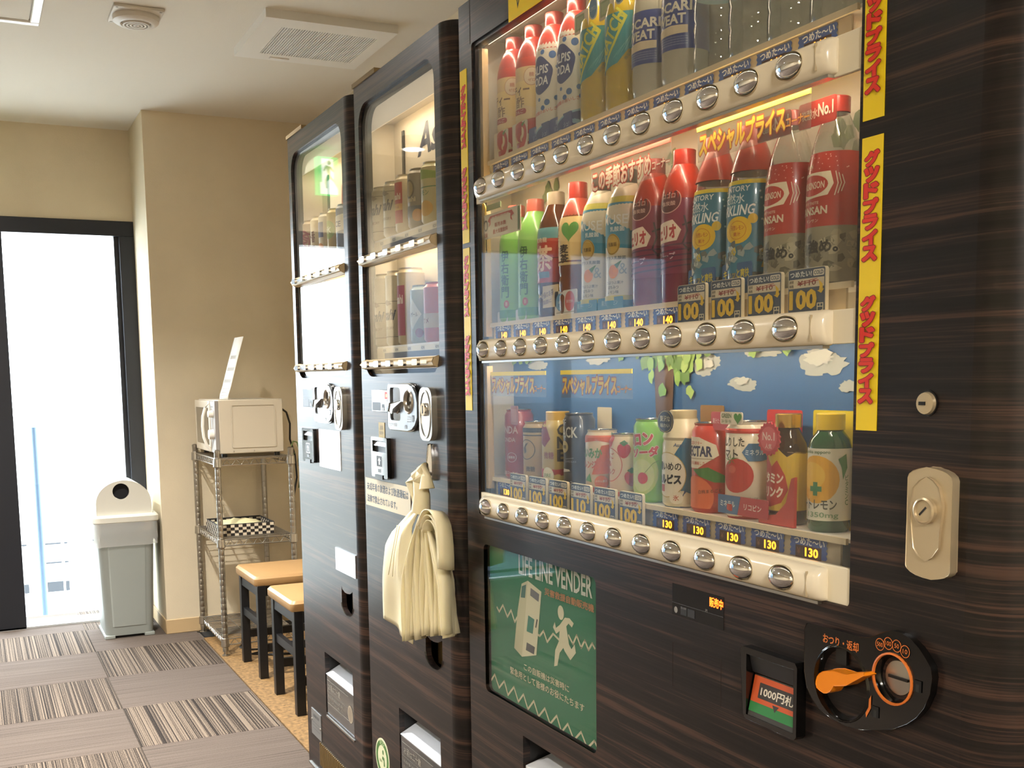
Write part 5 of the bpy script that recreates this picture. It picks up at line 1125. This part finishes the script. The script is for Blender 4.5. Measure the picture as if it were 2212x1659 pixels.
# ================================================================ bag bundle on the hook
bag_m = clear_mat('bag_film', '#e9d9a8', milk=.80, milk_color='#e6d29a', refl=.5, rough=.35, ior=1.35)
bagm = mat('bag_plastic', '#ebdfba', .42, spec=.4)
bm_ = bagm.node_tree; 
bd = bagm.node_tree.nodes['Principled BSDF']; bd.inputs['Transmission Weight'].default_value = 0.; bd.inputs['Subsurface Weight'].default_value = .15; bd.inputs['Subsurface Radius'].default_value = (.01, .008, .004); bd.inputs['Subsurface Scale'].default_value = .5
bg_ = thing('plastic_bag_bundle', (.815, 2.06, .62), 'bundle of cream plastic carrier bags hanging from the hook of the middle machine', 'plastic bags')
# knotted top loops
MB().tube([(.812, 2.052, .900), (.812, 2.045, .935), (.812, 2.052, .962), (.812, 2.035, .985), (.812, 2.026, .996), (.812, 2.020, .975), (.812, 2.016, .950)], [.020, .017, .015, .014, .008, .010, .016], 10).build('handle_loop', bagm, bg_)
MB().tube([(.806, 2.060, .915), (.803, 2.085, .958), (.806, 2.064, .972), (.808, 2.045, .985)], [.008, .011, .010, .006], 8).build('handle_loop', bagm, bg_)
# wide front bag, hanging to the left
def sheet(cols, nz, name, th=.0016):
    """cols: list of (top point, bottom point, mid bulge x)"""
    pts = []; nu = len(cols)
    for j in range(nz):
        t_ = j/(nz-1)
        for (a, b, q) in cols:
            s_ = math.sin(math.pi*min(1, t_*1.1))
            pts.append((a[0]+(b[0]-a[0])*t_ - q*s_, a[1]+(b[1]-a[1])*(t_**.75), a[2]+(b[2]-a[2])*t_))
    return MB().grid(pts, nu, nz).build(name, bagm, bg_, thick=th)
def outline_sheet(left, right, nz, nu, xbase, wav, name, th=.0015, ph=0.):
    """left/right: lists of (z, y); fills between with folds running down"""
    def at(l, z):
        l = sorted(l)
        if z <= l[0][0]: return l[0][1]
        for (z0, y0), (z1, y1) in zip(l, l[1:]):
            if z0 <= z <= z1: return y0+(y1-y0)*(z-z0)/(z1-z0)
        return l[-1][1]
    zt = max(l[0] for l in left); zb = lambda u: min(l[0] for l in left)*(1-u)+min(l[0] for l in right)*u
    pts = []
    for j in range(nz):
        t_ = j/(nz-1)
        for i in range(nu):
            u = i/(nu-1); z = zt+(zb(u)-zt)*t_
            y = at(left, z)*(1-u)+at(right, z)*u
            x = xbase - wav*(.35+.65*t_)*math.sin(u*9.4+ph+t_*1.3) - .010*math.sin(u*math.pi)*math.sin(math.pi*t_) + .004*math.sin(t_*7+u*4)
            pts.append((x, y, z))
    return MB().grid(pts, nu, nz).build(name, bagm, bg_, thick=th)
outline_sheet([(.915, 2.070), (.870, 2.165), (.835, 2.235), (.805, 2.270), (.70, 2.278), (.632, 2.293)], [(.915, 2.035), (.86, 2.10), (.80, 2.10), (.72, 2.09), (.610, 2.115)], 26, 22, .812, .004, 'front_bag')
rbag = random.Random(4)
# the thick pad of leaves seen edge on
nl = 24
for i in range(nl):
    u = i/(nl-1); yb = 2.118-.200*u; yt = 2.095-.135*u
    xb = .792+.040*math.sin(u*2.6)-.012*u; zb_ = .622+.050*u + rbag.uniform(-.006, .006); xb += rbag.uniform(-.006, .006); yb += rbag.uniform(-.003, .003)
    cols = []
    leaf = MB(); pts = []; nz = 14
    for j in range(nz):
        t_ = j/(nz-1)
        z = .912 - (.912-zb_)*t_ - .010*u*math.sin(t_*3)
        arch = math.sin(min(1., t_*1.6)*math.pi/2)
        y = 2.045 + (yt-2.045)*arch + (yb-yt)*t_
        x0 = .812 + (xb-.812)*arch
        for w_ in (0, .5, 1.):
            pts.append((x0 + .026*w_*arch + .0025*math.sin(t_*7+i*2.1), y + .001*w_ + .003*math.sin(t_*6+i*1.7)*w_, z + .002*w_))
    MB().grid(pts, 3, nz).build('bag_leaf', bagm, bg_, thick=.0014)
# curled handles over the right edge
for q in range(3):
    pts = []
    for j in range(15):
        a = j/14; ang = R(100-190*a)
        cy, cz, rr_ = 1.955+.006*q, .858-.004*q, .055-.007*q
        y = cy - rr_*math.cos(ang)*-1 if False else cy + rr_*math.cos(R(110+0))*0 - rr_*math.sin(R(-70+170*a))
        z = cz + rr_*math.cos(R(-70+170*a))*1.05 - (.0 if a < .75 else (a-.75)*.16)
        for w_ in (0, 1, 2): pts.append((.786+.016*w_+.004*q, y, z-.003*w_))
    MB().grid(pts, 3, 15).build('bag_handle', bagm, bg_, thick=.0022)
for y0, y1, y2 in ((2.150, 2.170, 2.195), (2.138, 2.158, 2.170)):
    MB().grid([(.796, y0, .862), (.794, y0-.008, .862), (.790, y1, .800), (.788, y1-.007, .800), (.790, y2, .752), (.788, y2-.006, .750)], 2, 3).build('loose_strip', bagm, bg_, thick=.0015)

# ================================================================ waste bin
bn = thing('waste_bin', (.596, 5.33, 0), 'grey waste bin with white domed lid beside the glass door', 'bin')
bin_m = mat('bin_grey', '#9aa09c', .5); lid_m = mat('bin_lid', '#d8d6cc', .42)
def rr_ring(x0, x1, y0, y1, r, z, n=5): return [(p[0], p[1], z) for p in rrect(x0, y0, x1, y1, r, n)]
def loft(rings, cap0=True, cap1=True):
    mb = MB(); n = len(rings[0]); vs = [v for r_ in rings for v in r_]
    fs = [(j*n+i, j*n+(i+1) % n, (j+1)*n+(i+1) % n, (j+1)*n+i) for j in range(len(rings)-1) for i in range(n)]
    if cap0: fs.append(tuple(reversed(range(n))))
    if cap1: fs.append(tuple(range((len(rings)-1)*n, len(rings)*n)))
    return mb.add(vs, fs)
loft([rr_ring(.494, .702, 5.19, 5.46, .03, .012), rr_ring(.492, .704, 5.188, 5.462, .03, .02), rr_ring(.474, .728, 5.175, 5.475, .032, .53), rr_ring(.472, .730, 5.173, 5.477, .032, .535)]).build('body', bin_m, bn)
loft([rr_ring(.52, .676, 5.1835, 5.30, .012, .055), rr_ring(.513, .690, 5.1738, 5.30, .012, .46)]).build('front_rib', bin_m, bn)
for x in (.487, .662): MB().box(x, 5.185, 0, x+.045, 5.46, .016).build('foot', bin_m, bn, bevel=.003)
loft([rr_ring(.462, .746, 5.162, 5.488, .035, .535), rr_ring(.459, .750, 5.158, 5.492, .036, .540), rr_ring(.459, .750, 5.158, 5.492, .036, .562), rr_ring(.466, .742, 5.166, 5.484, .034, .572)]).build('lid_rim', lid_m, bn)
dome = [(.479, .570)] + [(.600-.121*math.cos(R(a)) if a < 90 else .600-.121*math.cos(R(a)), .625+.103*math.sin(R(a))) for a in range(0, 181, 10)] + [(.721, .570)]
hole = oval(.590, .678, .0365, .0365, 28)
def plate_y(outer, holes, y0, y1):
    mb = MB().plate(outer, holes, y0, y1); mb.v = [(b, a, c) for a, b, c in mb.v]; return mb
plate_y(dome, [hole[::-1]], 5.185, 5.200).build('lid_front', lid_m, bn, bevel=.006)
mbd = MB(); n = len(dome); mbd.add([(x, 5.200, z) for x, z in dome]+[(x, 5.470, z) for x, z in dome], [(i, i+1, n+i+1, n+i) for i in range(n-1)]); mbd.build('lid_dome', lid_m, bn)
plate_y(dome, [], 5.462, 5.470).build('lid_back', lid_m, bn)
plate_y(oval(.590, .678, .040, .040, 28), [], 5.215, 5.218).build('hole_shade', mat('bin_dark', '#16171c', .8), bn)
pts = []
for j in range(7):
    t_ = j/6; ring = rr_ring(.462-.002*math.sin(t_*3), .744, 5.160, 5.488, .034, .545-.115*t_)
    for i, p_ in enumerate(ring): pts.append((p_[0]+.004*math.sin(i*1.7+t_*4)*t_, p_[1]+.004*math.cos(i*2.3+t_*5)*t_, p_[2]+.004*math.sin(i*1.1)*t_))
n = len(ring); lm = MB(); lm.add(pts, [(j*n+i, j*n+(i+1) % n, (j+1)*n+(i+1) % n, (j+1)*n+i) for j in range(6) for i in range(n)])
lm.build('bag_liner', clear_mat('liner_film', '#eef0ee', milk=.32, refl=2.5), bn)

# ================================================================ wire rack
wr = thing('wire_rack', (1.07, 4.87, 0), 'chrome wire rack with three shelves by the beige column', 'shelf')
RX0, RX1, RY0, RY1 = .918, 1.232, 4.625, 5.125
for x in (RX0, RX1):
    for y in (RY0, RY1):
        pm_ = MB().lathe([(.0125, .02)] + [v for k in range(1, 33) for v in ((.0125, .02+k*.026-.002), (.0121, .02+k*.026-.001), (.0125, .02+k*.026))] + [(.0125, .872), (.0135, .873), (.0135, .880), (.008, .884), (0, .885)], x, y, 0, 14)
        ps = pm_.build('post', WIREM, wr)
        MB().lathe([(.0075, .004), (.0075, .03)], x, y, 0, 10).lathe([(0, 0), (.017, 0), (.017, .004), (.008, .006)], x, y, 0, 16).build('foot', STEEL, ps)
for zt in (.842, .500, .072):
    fm = MB()
    for dz in (0, -.026):
        for a, b in (((RX0, RY0), (RX1, RY0)), ((RX0, RY1), (RX1, RY1)), ((RX0, RY0), (RX0, RY1)), ((RX1, RY0), (RX1, RY1))): fm.tube([(*a, zt+dz), (*b, zt+dz)], .0028, 6)
    for (a, b, nn) in (((RX0, RY0), (RX1, RY0), 8), ((RX0, RY1), (RX1, RY1), 8), ((RX0, RY0), (RX0, RY1), 13), ((RX1, RY0), (RX1, RY1), 13)):
        path = [(a[0]+(b[0]-a[0])*i/(2*nn), a[1]+(b[1]-a[1])*i/(2*nn), zt-(.026 if i % 2 else 0)) for i in range(2*nn+1)]
        fm.tube(path, .0020, 5)
    sh = fm.build('shelf_frame', WIREM, wr)
    w0 = None
    for i in range(1, 21):
        y = RY0+(RY1-RY0)*i/21
        if w0 is None: w0 = MB().tube([(RX0, y, zt+.003), (RX1, y, zt+.003)], .0017, 5).build('wire', WIREM, sh); y00 = y
        else:
            c = w0.copy(); COL.objects.link(c); c.location.y += y-y00
    for i in (1, 2): MB().tube([(RX0+(RX1-RX0)*i/3, RY0, zt-.001), (RX0+(RX1-RX0)*i/3, RY1, zt-.001)], .0026, 5).build('brace', WIREM, sh)
    for x in (RX0, RX1):
        for y in (RY0, RY1): MB().lathe([(.0135, -.034), (.0185, -.030), (.0165, .004), (.0130, .006)], x, y, zt, 14).build('collar', STEEL, sh)

# ================================================================ microwave
mw = thing('microwave', (1.07, 4.88, .847), 'white microwave oven on the top shelf of the wire rack', 'microwave')
MWM = mat('microwave_white', '#c2b8a5', .4); mz0, mz1 = .862, 1.091; my0, my1 = 4.665, 5.105; mx0, mx1 = .940, 1.215
MB().box(mx0, my0, mz0, mx1, my1, mz1).build('body', MWM, mw, bevel=.004)
em = MB().plate(rrect(.991, .886, 1.182, 1.071, .008, 4), [rrect(.996, .891, 1.177, 1.066, .006, 4)[::-1]], my0-.0035, my0+.001); em.v = [(b, a, c) for a, b, c in em.v]; em.build('side_emboss', MWM, mw)
dr = MB().box(mx0-.018, my0+.10, mz0+.004, mx0, my1-.002, mz1-.004).build('door', mat('mw_door', '#b8ad9a', .3), mw, bevel=.003)
MB().box(mx0-.0195, my0+.135, mz0+.035, mx0-.018, my1-.04, mz1-.035).build('door_window', mat('mw_window', '#4b453d', .12, coat=.6), dr)
MB().tube([(mx0-.016, my0+.112, 1.080), (mx0-.034, my0+.112, 1.056), (mx0-.045, my0+.112, 1.02), (mx0-.048, my0+.112, .976), (mx0-.045, my0+.112, .932), (mx0-.034, my0+.112, .897), (mx0-.016, my0+.112, .873)], .0062, 10).build('handle', mat('mw_handle', '#eee8dc', .35), dr)
cp_ = MB().box(mx0-.016, my0+.002, mz0+.004, mx0, my0+.098, mz1-.004).build('control_panel', mat('mw_panel', '#8f8a86', .35), mw, bevel=.002)
for z, r_ in ((1.032, .016), (.945, .022)): MB().lathe([(r_, -.016), (r_-.002, -.036), (0, -.036)], mx0, my0+.046, z, 22, axis='x').build('knob', mat('mw_handle'), cp_)
q = Print().text('500W 200W', .046, .200, .06, .006, '#4a4644')
for k in range(7): q.line([(.016+.01*k, .118-.02*abs(k-3)/3), (.016+.01*k, .124-.02*abs(k-3)/3)], .001, '#4a4644', up=False)
q.plane('panel_print', mx0-.016, cp_, my0+.098, mz0)
for x in (.962, 1.19):
    for y in (4.69, 5.08): MB().lathe([(.012, 0), (.012, .017)], x, y, .8465, 14).build('foot', BLACKP, mw)
for x in (.998, 1.085): MB().lathe([(.003, -.002), (0, -.003)], x, my0, .872, 8, axis='y').build('screw', STEEL, mw)
MB().tube([(1.213, 4.72, 1.055), (1.245, 4.72, 1.03), (1.262, 4.73, .98), (1.262, 4.74, .91), (1.272, 4.74, .875), (1.282, 4.74, .84), (1.29, 4.75, .74), (1.275, 4.78, .62)], .0045, 8).build('power_cord', BLACKP, mw)
ap = thing('paper_sign', (1.0, 4.74, 1.092), 'bent white paper notice standing on top of the microwave', 'paper')
pw = [(.985, 1.092), (.988, 1.112), (1.000, 1.146), (1.030, 1.252), (1.062, 1.358)]
pts = []
for x, z in pw:
    for w_ in (0, 1): pts.append((x+.004*w_, 4.855-.155*w_, z))
MB().grid(pts, 2, len(pw)).build('sheet', PAPER, ap, thick=.001)
pl = MB()
for k, (a_, b_) in enumerate(((.10, .90), (.2, .8), (.1, .9), (.1, .85), (.15, .9), (.2, .8))):
    t_ = .18+k*.12; t2 = t_+.035
    def at_(t3):
        s_ = t3*(len(pw)-1); i = min(int(s_), len(pw)-2); f_ = s_-i
        return pw[i][0]+(pw[i+1][0]-pw[i][0])*f_-.0012, pw[i][1]+(pw[i+1][1]-pw[i][1])*f_
    (xa, za), (xb, zb2) = at_(t_), at_(t2)
    pl.add([(xa, 4.855-.155*a_, za), (xa+.004, 4.855-.155*b_, za), (xb+.004, 4.855-.155*b_, zb2), (xb, 4.855-.155*a_, zb2)], [(0, 1, 2, 3)])
pl.build('sheet_print', ink('#a9a49c'), ap)
# unidentified thin green strand by the microwave cord
gt = MB().tube([(1.245, 4.66, .885), (1.255, 4.66, .905), (1.272, 4.66, .900), (1.281, 4.66, .865), (1.276, 4.66, .82), (1.284, 4.66, .76), (1.272, 4.66, .70)], .0035, 7).tube([(1.238, 4.66, .872), (1.252, 4.66, .850), (1.262, 4.66, .855)], .003, 6).tube([(1.276, 4.66, .80), (1.296, 4.67, .775), (1.30, 4.67, .74)], .003, 6)
tag(gt.build('green_strand', mat('strand_green', '#5a6a34', .6)), 'thin green strand looped at the right post of the wire rack', 'strand')
# ---- chequered basket with a folded bag on the middle shelf
bk = thing('basket', (1.02, 4.79, .5045), 'black and white chequered basket on the middle shelf of the wire rack', 'basket')
bx0, bx1, by0, by1, bz0, bz1 = .925, 1.165, 4.70, 4.95, .5045, .553
BW, BB = mat('basket_white', '#d9cdb8', .6), mat('basket_black', '#1c1714', .6)
MB().box(bx0, by0, bz0, bx1, by1, bz0+.004).build('base', BB, bk)
def chequer(p0, p1, horizontal_axis, nm):
    cells = 14; rows = 4; mb = MB()
    for i in range(cells):
        for j in range(rows):
            a, b = i/cells, (i+1)/cells; z0 = bz0+(bz1-bz0)*j/rows; z1 = bz0+(bz1-bz0)*(j+1)/rows
            m_ = (i+j) % 2; o_ = .0012*m_
            if horizontal_axis == 'x': mb.box(p0[0]+(p1[0]-p0[0])*a, p0[1]-.003-o_, z0, p0[0]+(p1[0]-p0[0])*b, p0[1], z1, m_)
            else: mb.box(p0[0]-.003-o_, p0[1]+(p1[1]-p0[1])*a, z0, p0[0], p0[1]+(p1[1]-p0[1])*b, z1, m_)
    o_ = mb.build(nm, [BW, BB], bk, smooth=False); o_['kind'] = 'stuff'
chequer((bx0, by0), (bx1, by0), 'x', 'side'); chequer((bx0, by1+.003), (bx1, by1+.003), 'x', 'side'); chequer((bx0, by0), (bx0, by1), 'y', 'side'); chequer((bx1+.003, by0), (bx1+.003, by1), 'y', 'side')
MB().tube([(bx0, by0, bz1), (bx1, by0, bz1), (bx1, by1, bz1), (bx0, by1, bz1), (bx0, by0, bz1)], .0035, 6).build('rim', BB, bk)
pts = []
rb = random.Random(11)
for j in range(8):
    for i in range(10):
        u, v = i/9, j/7
        pts.append((.937+.20*u, 4.715+.20*v, .535+.022*math.sin(u*3.1)*math.sin(v*3.1)+rb.uniform(0, .010)))
tag(MB().grid(pts, 10, 8).build('folded_bag', mat('bag_pale', '#d8cfa4', .3), thick=.004), 'crumpled pale plastic bag lying in the chequered basket', 'plastic bag')

# ================================================================ stools
seat_m = mat('tan_leather', '#ab875a', .42, bump=.15, bscale=250); leg_m = mat('black_wood', '#101012', .4)
def stool(yf, label):
    y0, y1 = yf-.345, yf; x0, x1 = .950, 1.285
    t = thing('stool', ((x0+x1)/2, (y0+y1)/2, 0), label, 'stool', 'tan cushioned stools')
    s_ = loft([rr_ring(x0+.004, x1-.004, y0+.004, y1-.004, .014, .372), rr_ring(x0, x1, y0, y1, .016, .378), rr_ring(x0, x1, y0, y1, .016, .400), rr_ring(x0+.008, x1-.008, y0+.008, y1-.008, .016, .410), rr_ring(x0+.06, x1-.06, y0+.06, y1-.06, .03, .414)]).build('seat', seat_m, t)
    for x in (.960, 1.242):
        for y in (y0+.035, y1-.018): MB().box(x, y-.033/1, .0015, x+.033, y, .374).build('leg', leg_m, t, bevel=.002)
    for x in (.964, 1.246):
        MB().box(x, y0+.03, .330, x+.024, y1-.045, .372).build('apron', leg_m, t)
        MB().box(x+.003, y0+.03, .205, x+.022, y1-.045, .236).build('stretcher', leg_m, t)
    for y in (y0+.012, y1-.045):
        MB().box(.99, y, .330, 1.246, y+.022, .372).build('apron', leg_m, t)
        MB().box(.99, y, .105, 1.246, y+.020, .136).build('stretcher', leg_m, t)
    return t
stool(4.517, 'tan cushioned black stool standing next to the wire rack')
stool(3.980, 'tan cushioned black stool, second from the wire rack')
stool(3.470, 'tan cushioned black stool half hidden behind the far vending machine')
# ---- loose cable on the mat
tag(MB().tube([(1.05, 4.86, .006), (1.0, 4.72, .006), (1.03, 4.66, .006), (1.12, 4.63, .006), (1.02, 4.58, .006), (1.10, 4.52, .006), (1.2, 4.5, .006)], .004, 6).build('floor_cable', BLACKP), 'thin black cable lying on the mat under the wire rack', 'cable')
